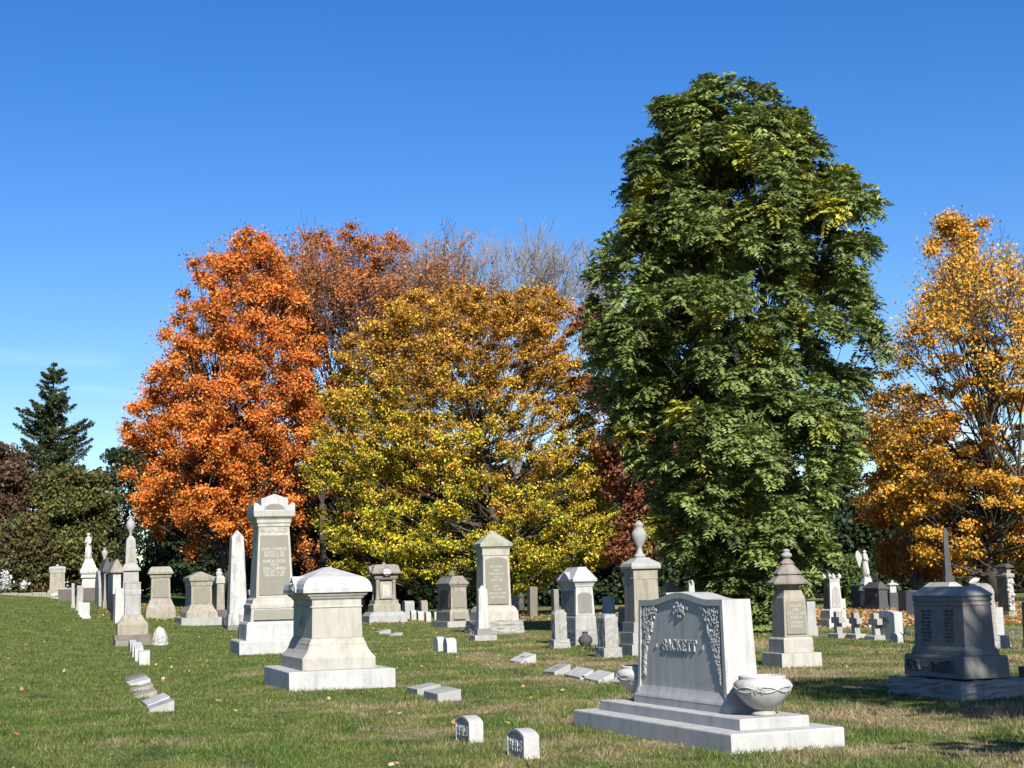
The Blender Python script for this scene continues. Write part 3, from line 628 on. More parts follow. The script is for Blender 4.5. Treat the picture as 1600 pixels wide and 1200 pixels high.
for ax, dd in (('y', hy), ('x', hx)):
    for sg in (-1, 1):
        a, b = sorted((sg*(dd+.03), sg*dd*.2))
        MB().prism([(-9*m.k, m.z(896)), (9*m.k, m.z(896)), (11*m.k, m.z(893)), (0, m.z(884)), (-11*m.k, m.z(893))], a, b, ax).build('gable', 'roof_stone', m.e)
m.panel('shield', 'light_granite', [(-6, 897), (0, 901), (6, 897), (6, 892), (0, 887.5), (-6, 892)], .35*m.k*10)
z_ = m.z(922); hx, hy = m.half(24)
m.panel('niche_frame', 'sandstone', [(-9.5, 936), (9.5, 936), (9.5, 909), (-9.5, 909)], .03); m.panel('niche_panel', 'warm_granite', [(-5.5, 933), (5.5, 933), (5.5, 914), (-5.5, 914)], .04)
m = simple('low_capped_monument', 'stone monument with brown hipped cap and arched tan panel, beside the small headstones', 'monument', 675, 699, 741, 981, 'sandstone',
    [('base', [(981, 42), (971.5, 40)], 'cool_granite'), ('plinth', [(971.5, 31), (957, 30), (953, 27)]), ('die', [(953, 25), (917, 24)]), ('cornice', [(917, 27), (914, 28)]), ('cap', [(914, 31), (911.5, 32), (906, 24), (902, 18), (900, 17)], 'roof_stone')])
m.panel('inscription_panel', 'tan_panel', arch_pts(18, 950, 923, 4)); m.panel('lower_panel', 'tan_panel', [(-9, 968), (9, 968), (9, 957), (-9, 957)])
m.panel('side_panel', 'brown_granite', arch_pts(60, 950, 922, 4), side='left')
lathe_px(m, 'finial_vase', 'brown_stone', [(900, 5), (897, 6), (895, 3), (893, 5), (892, 4)])
m = simple('small_obelisk', 'small white obelisk with black streaks in front of the pyramid-capped monument', 'obelisk', 733, 742, 777, 1001.5, 'stained_marble',
    [('foundation', [(1001.5, 35), (993, 34)], 'cool_granite'), ('block', [(993, 24), (983, 22)], 'grey_granite'), ('shaft', [(983, 18), (922, 13), (914.5, .6)])])
m = simple('pyramid_capped_monument', 'tall stone monument with mossy pyramid cap and arched inscription panel', 'monument', 726, 745, 820.5, 992, 'warm_granite',
    [('foundation', [(992, 75), (971, 73)], 'rough_granite', .03), ('plinth', [(971, 62), (957, 60), (951, 54), (948, 48)]), ('shaft', [(948, 44), (868, 41)]), ('neck', [(868, 43), (858, 43), (856, 46), (854, 49)]), ('cap', [(854, 51), (849, 51), (828, .6)], 'mossy_stone')])
m.panel('inscription_panel', 'tan_panel', arch_pts(35, 945, 871, 6))
for tx, y in (('REV. SAMUEL', 886), ('BORN', 892), ('MARCH 4, 1811', 897), ('DIED', 902), ('JUNE 9, 1882', 907), ('MARY E.', 917), ('HIS WIFE', 922), ('DIED AUG. 2, 1890', 928), ('AGED 71 YEARS', 934)):
    lettering(m, tx, .11, 0, y, 'panel_letter', proud=.008, off=.001, sxs=.75, name='inscription_line')
m = simple('gabled_monument', 'white-grey monument with faceted gabled cap between the two rough pillars', 'monument', 874, 899.5, 935, 1009.5, 'light_granite',
    [('base', [(1009.5, 35), (985, 34)], 'rough_granite', .012), ('plinth', [(985, 33), (966, 32), (962, 29)], 'cool_granite'), ('die', [(962, 30), (917, 26)]), ('cornice', [(917, 28), (914, 29), (909, 35)]), ('cap', [(909, 38), (905, 38), (895, 24), (888, 14), (886, 12)])])
m.panel('inscription_panel', 'grey_granite', arch_pts(22, 959, 926, 6)); m.panel('side_panel', 'grey_granite', [(-33*.95, 959), (33*.95, 959), (31, 923), (-31, 923)], side='left')
hx, hy = m.half(38)
MB().prism([(-.33*hy*2, m.z(907)), (.33*hy*2, m.z(907)), (.3*hy, m.z(898)), (0, m.z(893)), (-.3*hy, m.z(898))], -hx-.01, 0, 'x').build('side_gable', 'light_granite', m.e, bevel=.008)
t = Mon('dark_vase', 'dark round-bodied vase on the grass before the gabled white-grey monument', 'vase', 906, 907, 924, 1011)
MB().lathe([(0, .1), (.05, .14), (.15, .2), (.25, .18), (.31, .1), (.34, .07), (.38, .075), (.4, .1), (.41, .09)], n=24).build('vase_body', 'dark_granite', t.e, smooth=True)
gs = 'rough-faced granite pillars'
for lb, a in (('rough-faced pillar left of the gabled white-grey monument', (857, 865.5, 892, 1014.5, 999.5, 953)), ('nearer rough-faced pillar right of the gabled white-grey monument', (929, 944, 973, 1028.5, 1012.5, 960))):
    m = Mon('rough_pillar', lb, 'pillar', *a[:4], group=gs); w = a[2]-a[1]
    m.part('base', 'rough_granite', [(a[3], w), (a[4], w-1)], bevel=0, rough=.012)
    m.part('shaft', 'rough_granite', [(a[4], w-8), (a[5]+6, w-8), (a[5], w-14)], bevel=0, rough=.015)
m = simple('urn_monument', 'tall tan monument on three steps crowned by a lidded urn, behind the broad monument', 'monument', 965, 988, 1047, 1025, 'cool_granite',
    [('lower_step', [(1025, 59), (1007.5, 58)]), ('middle_step', [(1007.5, 52), (989, 51)]), ('upper_step', [(989, 46), (973, 45)]), ('shaft', [(973, 40), (905, 37.5)], 'sandstone'), ('frieze', [(905, 39), (903, 38), (892, 38), (889, 40)], 'sandstone'), ('cap', [(889, 46), (885, 47), (880, 44), (873, 22), (871, 20)])])
lathe_px(m, 'urn', 'cool_granite', [(871, 9), (867, 8.5), (864, 5), (860, 4.2), (857, 3.3), (854, 4), (848, 8), (838, 11), (832, 11.2), (829, 9.5), (826, 6.8), (822, 6), (820.5, 7.2), (818, 7.2), (816, 5), (813, 3), (812, 1)], n=28)
m = Mon('octagonal_monument', 'tan monument with tiered octagonal roof and ball finial, right of the broad monument', 'monument', 1190.3, 1222.4, 1285.6, 1044.3)
m.part('base', 'warm_granite', [(1044.3, 63), (1021.6, 62)]); m.part('plinth', 'warm_granite', [(1021.6, 46), (1000, 46), (997, 42)])
m.part('shaft', 'sandstone', [(997, 38.5), (935, 34), (921, 25)]); m.part('neck', 'sandstone', [(921, 27), (917, 28), (914, 32)], ch=.5)
hx, hy = m.half(46)
def octa(prof, mat, nm):
    return MB().loft([[(r*m.k*math.cos(math.pi/8+math.pi/4*i), r*m.k*math.sin(math.pi/8+math.pi/4*i), m.z(y)) for i in range(8)] for y, r in prof]).build(nm, mat, m.e)
octa([(915, 26), (913, 30), (910, 30), (898.5, 18)], 'roof_stone', 'lower_roof'); octa([(898.5, 17), (897.5, 20.5), (895.5, 20.5), (882, 9.5)], 'roof_stone', 'middle_roof')
octa([(882, 9), (881, 10.5), (879.5, 10.5), (872, 4)], 'roof_stone', 'upper_roof')
lathe_px(m, 'finial', 'cool_granite', [(872, 4), (871, 6), (868.5, 8), (865, 7.6), (863, 4.5), (862, 4), (861, 5.5), (858.5, 5), (857, 1)])
m.panel('inscription_panel', 'tan_panel', [(-15.5, 992), (15.5, 992), (14, 940), (-14, 940)], .003)
for tx, y in (('WILLIAM', 948), ('DIED', 954), ('NOV. 12, 1879', 960), ('AGED 64', 966), ('HANNAH', 974), ('HIS WIFE', 980)):
    lettering(m, tx, .075, 0, y, 'panel_letter', proud=.005, off=.001, sxs=.8, name='inscription_line')
# --- behind the broad monument
m = simple('low_capped_monument', 'tan monument with bell-shaped cap just showing over the serpentine top', 'monument', 1032, 1043, 1067, 982, 'sandstone', [('die', [(982, 20), (922, 18)]), ('cornice', [(922, 19), (916, 21), (914, 24)]), ('cap', [(914, 24), (911, 23), (907, 14), (902, 2)])], D=52)
simple('framed_slab', 'white-edged slab behind the serpentine-topped monument', 'headstone', 1040, 1046, 1080, 992, 'white_marble', [('slab', [(992, 34), (925, 34)], 'dark_granite'), ('capstone', [(925, 35), (922, 35)])], D=48)
t = Mon('rustic_cross', 'small white cross by the green tree, just above the serpentine top', 'cross', 1076, 1078, 1090, 990, D=50); zt = t.z(905)
MB().rect([(-.05, .12, .12), (zt, .09, .09)]).rect([(zt-.75, .32, .1), (zt-.5, .32, .1)]).build('cross_body', 'white_marble', t.e, rough=.02)
m = simple('mottled_monument', 'small mottled stone monument under the beech, right of the gabled cap', 'monument', 935, 940, 969, 958, 'stained_marble', [('base', [(958, 29), (950, 28), (943, 22)], 'sandstone'), ('die', [(943, 19), (912, 18)])], D=64)
upright('slim leaning headstone right of the mottled stone under the beech', 966.5, 969, 977, 957, 924, 'sandstone', .25, D=60)
upright('tiny white headstone by the urn monument shaft', 976, 978, 984, 955, 927, 'white_marble', .3, D=62)
simple('long_kerb', 'long low pale kerb slab between the rough pillar and the urn monument', 'grave marker', 944, 951, 983, 970, 'sandstone', [('slab', [(970, 32), (960, 31)])], D=56)
# --- right group
m = upright('narrow grey headstone on a block, right of the octagonal-roofed monument', 1258, 1262.5, 1279, 995, 940, 'cool_granite', .12, base=(978, 'cool_granite', .8))
m = simple('gothic_monument', 'white gothic monument with pointed panel and corner pinnacles', 'monument', 1277, 1296, 1330, 982, 'white_marble',
    [('base', [(982, 34), (968, 33)]), ('plinth', [(968, 26), (954, 25), (952, 20)]), ('shaft', [(952, 19), (910, 15.5)]), ('crown', [(910, 15), (905, 17), (903, 19)])])
m.panel('pointed_panel', 'cool_granite', [(-6.5, 949), (6.5, 949), (5.5, 922), (0, 915), (-5.5, 922)], .01)
m.panel('side_panel', 'dark_granite', [(-8, 949), (8, 949), (6.5, 920), (0, 913), (-6.5, 920)], .01, side='left')
hx, hy = m.half(19)
for a, b in ((-1, -1), (1, -1), (-1, 1), (1, 1)): MB().rect([(m.z(903.5), 2.2*m.k, 2.2*m.k), (m.z(900), 2.4*m.k, 2.4*m.k), (m.z(896), .3*m.k, .3*m.k)], a*(hx-2*m.k), b*(hy-2*m.k)).build('pinnacle', 'white_marble', m.e)
gs = 'stone crosses in a row'
for lb, (xl, xn, xr, yb, yt) in (('leftmost of three stone crosses, in front of the gothic monument', (1293, 1310, 1328, 998, 956)), ('middle of three stone crosses on low blocks', (1321, 1337.7, 1356, 998.5, 957.5)), ('rightmost of three stone crosses, beside the arched granite headstone', (1350.6, 1366, 1389, 1001, 958.5))):
    m = Mon('stone_cross', lb, 'cross', xl, xn, xr, yb, group=gs); m.part('base', 'cool_granite', [(yb, xr-xn), (yb-7, xr-xn-1), (yb-8, 12)])
    k = m.k; H_ = m.z(yt); z0 = m.z(yb-7); t_ = 4.2*k; a_ = 4.4*k
    w_ = 12*k
    v = [(-5.5*k, z0), (5.5*k, z0), (a_, z0+.28*(H_-z0)), (a_, H_-.52*(H_-z0)), (w_, H_-.52*(H_-z0)), (w_, H_-.24*(H_-z0)), (a_, H_-.24*(H_-z0)), (a_, H_), (-a_, H_), (-a_, H_-.24*(H_-z0)), (-w_, H_-.24*(H_-z0)), (-w_, H_-.52*(H_-z0)), (-a_, H_-.52*(H_-z0)), (-a_, z0+.28*(H_-z0))]
    MB().prism(v, -t_, t_, 'x').build('cross_body', 'cool_granite', m.e, bevel=.006)
m = upright('wide granite headstone with arched dark face, right of the three crosses', 1370, 1399, 1412, 1001, 954, 'light_granite', .08)
m.prof = [(0, m.W/2, m.L/2), (2, m.W/2, m.L/2)]
lettering(m, 'HALL', .2, 0, 968, 'dark_granite', 'left', .004, .006, off=.004)
upright('little arched marker at the foot of the wide granite headstone', 1391, 1403.5, 1414, 1005, 989, 'light_granite', .25)
simple('small_block', 'small white block between two of the stone crosses', 'grave marker', 1350, 1358, 1363, 984, 'white_marble', [('block', [(984, 5), (976, 5)])], D=52)
gs2 = 'two tiny white stones'
upright('tiny white stone right of the gothic monument shaft', 1314, 1316, 1322, 948, 931, 'white_marble', .2, gs2, D=86)
upright('tiny thin white stone between the gothic monument and dark granite block', 1324, 1326, 1330, 946, 931, 'white_marble', .2, gs2, D=88)
m = simple('shade_toned_monument', 'dark granite monument with hipped roof below the angel statue', 'monument', 1350, 1374, 1390, 953.5, 'dark_granite', [('base', [(953.5, 17), (947, 16)]), ('die', [(947, 14), (921, 13)]), ('roof', [(921, 17), (918.5, 17), (909, 3)])])  # shade of the trees is painted in through the dark stone colour
m.panel('name_panel', 'brown_granite', [(-14, 932), (14, 932), (14, 925), (-14, 925)], .01, 'left')
simple('dark_slab', 'broad black granite slab left of the hipped dark monument', 'headstone', 1329, 1350, 1356, 947, 'dark_granite', [('slab', [(947, 6), (910, 6)])], D=86)
m = simple('angel_pedestal', 'stepped white pedestal under the winged statue at right', 'monument', 1344, 1352, 1369, 944, 'white_marble', [('base', [(944, 16), (914, 15)], 'grey_granite'), ('plinth', [(914, 18), (906, 14)]), ('cornice', [(906, 15), (903, 15), (902, 13)]), ('rockwork', [(902, 13), (892, 9)])], D=84)
figure(m, 'angel_statue', 'winged white angel statue on a stepped pedestal, right side', 850, 893, True, face=.5)
m = simple('lantern_monument', 'small white lantern-like stone with a flat cap on a black block', 'monument', 1386, 1391, 1407, 946, 'dark_granite', [('block', [(946, 15), (920.5, 15)]), ('lantern', [(920.5, 10), (909, 10)], 'white_marble'), ('lantern_cap', [(909, 15), (907.5, 15.5), (905, 6), (904, 3), (901, 2)], 'white_marble')], D=84)
upright('plain reddish-brown granite headstone left of the dappled monument', 1404, 1420, 1426, 957, 923, 'brown_granite', .03)
upright('pale-topped headstone half behind the reddish-brown granite one', 1417, 1434, 1446, 960, 920, 'light_granite', 0, D=66)
t = Mon('dark_vase', 'tiny black vase on the lawn right of the arched granite headstone', 'vase', 1413, 1414, 1421, 992)
MB().lathe([(0, .06), (.06, .1), (.13, .09), (.17, .05), (.2, .08)], n=16).build('vase_body', 'dark_granite', t.e, smooth=True)
m = simple('tall_shaded_obelisk', 'slender grey obelisk standing under the golden maple', 'obelisk', 1472, 1480, 1497, 958, 'dark_granite', [('base', [(958, 17), (940, 17)]), ('plinth', [(940, 15), (905, 14)]), ('shaft', [(905, 10), (836, 6.5), (830, 3)])], D=78)  # stone coloured dark to stand for the tree shade it is in
m = simple('hip_roofed_monument', 'tan hip roof of a monument showing just above the dappled one', 'monument', 1442, 1486, 1516, 1002, 'sandstone', [('die', [(1002, 24), (916, 22)]), ('roof', [(916, 29), (914, 30), (903, 10)], 'warm_granite')], D=37)
m = Mon('dappled_monument', 'broad granite family monument in dappled shade with rough base at right', 'monument', 1387, 1502, 1612, 1096)
m.part('base', 'rough_granite', [(1096, 110), (1066, 108)], bevel=0, rough=.022)
m.part('plinth', 'grey_granite', [(1064, 73), (1032, 71), (1028, 68)]); m.part('die', 'grey_granite', [(1028, 56), (1020, 54), (1016, 50), (1014, 48), (948, 45)])
m.part('cornice', 'grey_granite', [(948, 47), (945, 47), (944, 45), (941, 45), (940, 48), (937, 48), (936, 46), (934, 47), (932, 49)]); m.part('cap', 'cool_granite', [(932, 50), (930, 50), (917, 26)])
for tx_, c_, s_ in (('PECK', -.47, .62), ('RUSSELL', .27, .64)): lettering(m, tx_, .245, c_, 1047, 'letter_shade', 'left', .012, .014, off=-.0055, sxs=s_, name='raised_name')
zz_ = m.z(1047); MB().box(-m.h(zz_)[0]-.028, -m.h(zz_)[0]+.01, .12, .23, zz_-.01, zz_+.012).build('dash', 'grey_granite', m.e)
PK = m
for cx_, nm in ((-.3, 'left'), (.27, 'right')):
    for i in range(9): lettering(m, random.Random(i+ord(nm[0])).choice(['IN MEMORY', 'BORN 1839', 'DIED 1904', 'HIS WIFE', 'AGED 62']), .05, cx_, 957+i*6, 'dark_granite', 'left', .002, .002, name='inscription_line')
m = Mon('rock_faced_monument', 'tall pale rock-faced headstone with a curved top behind the dappled monument', 'monument', 1503, 1546, 1581, 1014)
m.part('base', 'rough_granite', [(1014, 35), (994, 33)], bevel=0, rough=.015)
hx, hy = m.half(21); hy *= .8; z0, zt = m.z(994), m.z(911)
pts = [(-hy, z0), (hy, z0), (hy, zt-.25)]+[(hy*math.cos(a), zt-.25+.25*math.sin(a)) for a in np.linspace(0, math.pi, 10)[1:-1]]+[(-hy, zt-.25)]
MB().prism(pts, -hx-.1, hx-.1, 'x').build('body', 'rough_granite', m.e, rough=.012, seed=2)
MB().box(hx-.1, hx+.14, -hy*.8, hy*.6, z0, m.z(950)).build('side_slab', 'light_granite', m.e, bevel=.01)
dv = MB().lathe([(-.16, .01), (-.1, .05), (0, .07), (.08, .06), (.15, .03), (.19, .01)], n=10).build('carved_dove', 'white_marble', m.e, smooth=True); dv.rotation_euler = (0, math.radians(75), .2); dv.location = (-.15, .1, zt+.05)
m = simple('carved_pedestal', 'sculpted pedestal with brown side and capped top, far right under the trees', 'monument', 1558, 1577, 1590, 966, 'sandstone', [('base', [(966, 13), (958, 12)]), ('shaft', [(958, 10), (905, 9.5)], 'brown_stone'), ('cap', [(905, 12), (902, 13), (900, 12), (898, 6), (890, 6)]), ('top_slab', [(890, 13), (888, 13), (884, 4)], 'dark_granite')], D=62)
rg = random.Random(8); cb = MB()
for i in range(40): z = m.z(rg.uniform(908, 956)); cb.lathe([(-.08, .01), (0, rg.uniform(.05, .1)), (.08, .01)], (rg.uniform(-.12, .12), -m.h(z)[1], z), 7)
cb.build('figure_relief', 'white_marble', m.e, smooth=True)
upright('dark headstone cut by the right edge of the photo, on a block', 1597, 1612, 1630, 1016, 940, 'dark_granite', .1, base=(1004, 'grey_granite', .85))
simple('low_block', 'low dark granite block at the right edge beside the dappled monument', 'grave marker', 1592, 1606, 1632, 1062, 'dark_granite', [('block', [(1062, 26), (1042, 26)])])
# --- in the shade under the trees
m = simple('small_statue_monument', 'small stone pedestal with a white figure fragment, under the orange maple', 'monument', 333, 338, 352, 948, 'sandstone', [('shaft', [(948, 13), (896, 11)]), ('cap', [(896, 14), (887, 13), (884, 8)], 'warm_granite')], D=92)
cb = MB().lathe([(m.z(884), .16), (m.z(880), .2), (m.z(877), .12), (m.z(875), .15), (m.z(872.5), .05)], n=9).build('figure_fragment', 'white_marble', m.e, rough=.03)
m = simple('small_marble_monument', 'small white marble monument half behind the white obelisk', 'monument', 386, 389, 403, 950, 'white_marble', [('base', [(950, 13), (932, 12)], 'cool_granite'), ('die', [(932, 10), (909, 10)]), ('cap', [(909, 13), (903, 13), (900, 7)])], D=86)
t = Mon('dark_boulder', 'low dark rough boulder left of the white obelisk', 'stone', 333, 335, 363, 964, D=78); zt = t.z(942)
MB().lathe([(-.05, .55*t.W), (zt*.5, .56*t.W), (zt*.85, .45*t.W), (zt, .2*t.W)], n=12).build('boulder_body', 'brown_granite', t.e, rough=.05)
simple('shaded_monument', 'pale stone monument partly hidden right of the pyramid-capped shaft', 'monument', 797, 801, 813, 960, 'sandstone', [('base', [(960, 12), (948, 12)]), ('die', [(948, 9), (926, 8)]), ('cap', [(926, 11), (922, 11), (916, 2)])], D=74)
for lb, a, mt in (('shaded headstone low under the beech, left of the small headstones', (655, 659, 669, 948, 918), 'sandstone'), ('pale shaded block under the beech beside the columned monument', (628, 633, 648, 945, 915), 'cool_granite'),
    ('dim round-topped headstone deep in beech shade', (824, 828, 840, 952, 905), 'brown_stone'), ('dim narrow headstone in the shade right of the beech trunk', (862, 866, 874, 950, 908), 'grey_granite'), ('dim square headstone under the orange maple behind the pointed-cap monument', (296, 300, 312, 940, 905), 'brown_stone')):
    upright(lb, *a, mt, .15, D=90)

# ---------------------------------------------------------------- foliage
def leaves(name, pos, nrm, size, col, mat, parent, asp=.6, tang=None):
    """one mesh of many small leaf faces"""
    rg = np.random.default_rng(len(pos)); n = len(pos)
    nrm = nrm/np.linalg.norm(nrm, axis=1, keepdims=True)
    t = rg.normal(size=(n, 3)) if tang is None else tang
    t = t-nrm*np.sum(t*nrm, 1, keepdims=True); t /= np.linalg.norm(t, axis=1, keepdims=True)+1e-9
    b = np.cross(nrm, t); s = np.asarray(size).reshape(-1, 1)
    v = np.stack([pos-t*s, pos+b*s*asp-t*s*.1, pos+t*s, pos-b*s*asp-t*s*.1], 1).reshape(-1, 3)
    me = bpy.data.meshes.new(name); me.vertices.add(4*n); me.vertices.foreach_set('co', v.astype(np.float32).ravel())
    me.loops.add(4*n); me.loops.foreach_set('vertex_index', np.arange(4*n, dtype=np.int32)); me.polygons.add(n); me.polygons.foreach_set('loop_start', np.arange(0, 4*n, 4, dtype=np.int32))
    me.update(); me.materials.append(M[mat])
    a = me.attributes.new('leaf_colour', 'FLOAT_COLOR', 'FACE'); a.data.foreach_set('color', np.concatenate([np.clip(col, 0, 1), np.ones((n, 1))], 1).astype(np.float32).ravel())
    me.update(); o = bpy.data.objects.new(name, me); COL.objects.link(o); o.parent = parent; return o
def pick(rg, n, pal, w):
    pal = np.array(pal); i = rg.choice(len(pal), n, p=np.array(w)/sum(w)); return pal[i]
class Tree:
    def __init__(s, name, label, D, xc, prof, seed, group=None, depth=.9, yb=None):
        s.rg = np.random.default_rng(seed); s.D = D; p = at(xc, 900, D); s.x0 = p.x; s.g = float(hgt(p.x))
        s.e = thing(name, label, 'tree', (s.x0, D, s.g), 0, group); s.depth = depth
        P = [(at(xl, y, D), at(xr, y, D)) for y, xl, xr in prof]
        s.zs = np.array([a.z for a, b in P])[::-1]-s.g; s.xl = np.array([a.x for a, b in P])[::-1]-s.x0; s.xr = np.array([b.x for a, b in P])[::-1]-s.x0
    def clumps(s, n, rc, shell=.35, inset=0):
        rg = s.rg; out = []; z0, z1 = s.zs[0], s.zs[-1]
        zz = np.linspace(z0, z1, 60); a = (np.interp(zz, s.zs, s.xr)-np.interp(zz, s.zs, s.xl))/2; pw = np.maximum(a, .3)**1.15; pw /= pw.sum()
        while len(out) < n:
            k = rg.choice(60, p=pw); z = zz[k]+rg.uniform(-.5, .5)*(z1-z0)/60
            r = rc*rg.uniform(.7, 1.3); zc = min(z, z1-r*.7-inset)
            xl, xr = np.interp(z, s.zs, s.xl), np.interp(z, s.zs, s.xr); c = (xl+xr)/2; h = max((xr-xl)/2-r*.8-inset, .05)
            th = rg.uniform(0, 2*math.pi); q = rg.uniform()**shell
            out.append((c+h*q*math.cos(th), h*s.depth*q*math.sin(th), zc, r, q, c))
        return np.array(out)
    def lobes(s, big, n, rc, shell=.3, inset=0, up=.25, direct=.5):
        m = s.clumps(*big, shell, inset); rg = s.rg; out = list(s.clumps(int(n*direct), rc, shell, inset)); n = n-len(out)
        w = m[:, 3]**2; w /= w.sum()
        for k in rg.choice(len(m), n, p=w):
            c = m[k]; d = rg.normal(size=3)+[0, 0, up]; d /= np.linalg.norm(d); q = c[3]*rg.uniform(.55, 1.0); r = rc*rg.uniform(.7, 1.3)
            out.append((c[0]+d[0]*q, c[1]+d[1]*q, max(c[2]+d[2]*q*.9, r*.6), r, c[4], c[5]))
        return np.array(out)
    def fill(s, name, C, per, size, colf, mat='foliage', flat=.7, asp=.6, up=.5, aniso=1.0, droop=0, surf=.33, jitter=.8, soft=False):
        rg = s.rg; n = len(C)*per; i = np.repeat(np.arange(len(C)), per); c = C[i]
        d = rg.normal(size=(n, 3)); d /= np.linalg.norm(d, axis=1, keepdims=True); q = np.minimum(np.abs(rg.normal(size=(n, 1)))*.62, 1.7) if soft else rg.uniform(size=(n, 1))**surf
        off = d*q*c[:, 3:4]; off[:, 2] *= flat
        if aniso != 1.0:
            o = np.stack([c[:, 0]-c[:, 5], c[:, 1], np.zeros(n)], 1); o /= np.linalg.norm(o, axis=1, keepdims=True)+1e-6
            al = np.sum(off*o, 1, keepdims=True); off += o*al*(aniso-1); off[:, 2] += (al[:, 0]*aniso)*droop
        p = c[:, :3]+off; p[:, 2] = np.maximum(p[:, 2], .25)
        nr = d*.6+rg.normal(size=(n, 3))*jitter+np.array([0, 0, up])
        col = colf(rg, p, i, (p[:, 2]-s.zs[0])/(s.zs[-1]-s.zs[0]))
        return leaves(name, p, nr, size*rg.uniform(.7, 1.3, n), col, mat, s.e, asp)
    def skeleton(s, C, trunk_r, mat='bark', fork=.3, thin=.02, lean=0, step=1, stems=1):
        mb = MB(); H = s.zs[-1]; rg = s.rg; T = []
        for k in range(stems):
            a = rg.uniform(0, 6.28); sp = 0 if stems == 1 else .06*H
            top_ = Vector((sp*1.6*math.cos(a)+lean, sp*math.sin(a), H*.93)); pts = [Vector((rg.normal()*.02*H*(i > 0)+top_.x*(i/7)**1.2, rg.normal()*.012*H*(i > 0)+top_.y*(i/7), H*.93*i/7-(.2 if i == 0 else 0))) for i in range(8)]
            T.append(pts); mb.tube(pts, [trunk_r*(1-i/7)**.8*(1.25 if i == 0 else 1)+thin for i in range(8)], 9)
        mb.build('trunk', mat, s.e, smooth=True); mb = MB()
        for c in C[::step]:
            pts = T[rg.integers(len(T))]; z = max(c[2]*rg.uniform(.45, .8), H*.06); f = min(z/(H*.93)*7, 6.9); i = int(f); b = pts[i].lerp(pts[i+1], f-i)
            e = Vector((c[0], c[1], c[2])); mdl = b.lerp(e, .5)+Vector((0, 0, -.08*(e-b).length))+Vector(rg.normal(size=3)*.05*(e-b).length)
            r = max(trunk_r*.22*(1-z/H), thin*1.5); mb.tube([b, b.lerp(mdl, .5)+Vector((0, 0, .0)), mdl, e], [r, r*.8, r*.6, thin*.7], 5)
        mb.build('branches', mat, s.e, smooth=True)
def clumpvar(rg, i, amt=.25):
    k = rg.normal(size=i.max()+1)*amt; return np.exp(k[i])[:, None]
# orange maple
tr = Tree('orange_maple', 'big dense orange maple at the left of the tree group', 105, 335, [(352, 388, 402), (365, 365, 425), (400, 330, 445), (430, 285, 470), (480, 250, 500), (540, 228, 515), (600, 205, 520), (660, 185, 520), (720, 178, 515), (770, 185, 500), (820, 205, 480), (850, 240, 440), (868, 300, 400)], 1)
def cf(rg, p, i, h):
    c = pick(rg, len(p), [(.78, .2, .035), (.74, .27, .045), (.6, .14, .03), (.46, .15, .05), (.78, .42, .06), (.34, .12, .05)], [5, 4, 2.5, 1.5, 1.6, 1.2]); return c*clumpvar(rg, i, .16)*rg.uniform(.75, 1.2, (len(p), 1))
C = tr.lobes((110, 1.9), 620, .72, .28, .05, direct=.55); tr.fill('crown', C, 430, .092, cf, flat=.8, asp=.7, up=.2, soft=True)
tr.skeleton(C, .42, 'bark', thin=.03, step=2)
tr = Tree('orange_maple', 'rust-orange maple filling the gap between the dense maple and the beech', 117, 560, [(356, 545, 630), (380, 445, 690), (430, 418, 738), (500, 410, 750), (600, 400, 740), (720, 400, 700), (830, 410, 660), (880, 430, 640)], 15)
C = tr.lobes((60, 1.8), 380, .8, .35, .1); tr.fill('crown', C, 300, .095, lambda rg, p, i, h: pick(rg, len(p), [(.64, .18, .04), (.6, .24, .05), (.46, .15, .05), (.34, .14, .07), (.7, .34, .06)], [4, 3, 3, 2, 1])*clumpvar(rg, i, .18)*rg.uniform(.7, 1.2, (len(p), 1)), asp=.7, soft=True); tr.skeleton(C, .35, 'bark', thin=.03, step=2, stems=2)
# recursive branching for open trees
def grow(mb, tips, p, d, ln, r, lev, rg, spread, up, kids=(2, 3), twist=.12, minr=.012):
    pts = [p]; q = p.copy(); dd = d.copy()
    for k in range(3):
        dd = (dd+Vector(rg.normal(size=3)*twist)+Vector((0, 0, up))).normalized(); q = q+dd*ln/3; pts.append(q.copy())
    mb.tube(pts, [r, r*.9, r*.8, max(r*.68, minr*.8)], 5 if lev > 2 else 4)
    if lev <= 2: tips.append((pts[1]+pts[2])/2)
    if lev <= 1: tips.append(pts[3])
    if lev == 0: return
    for k in range(rg.integers(kids[0], kids[1]+1)):
        ax = Vector(rg.normal(size=3)).normalized(); nd_ = (dd+ax*spread*rg.uniform(.6, 1.3)).normalized()
        grow(mb, tips, pts[3] if k < 2 else pts[2], nd_, ln*rg.uniform(.7, .9), max(r*.66, minr), lev-1, rg, spread, up, kids, twist, minr)
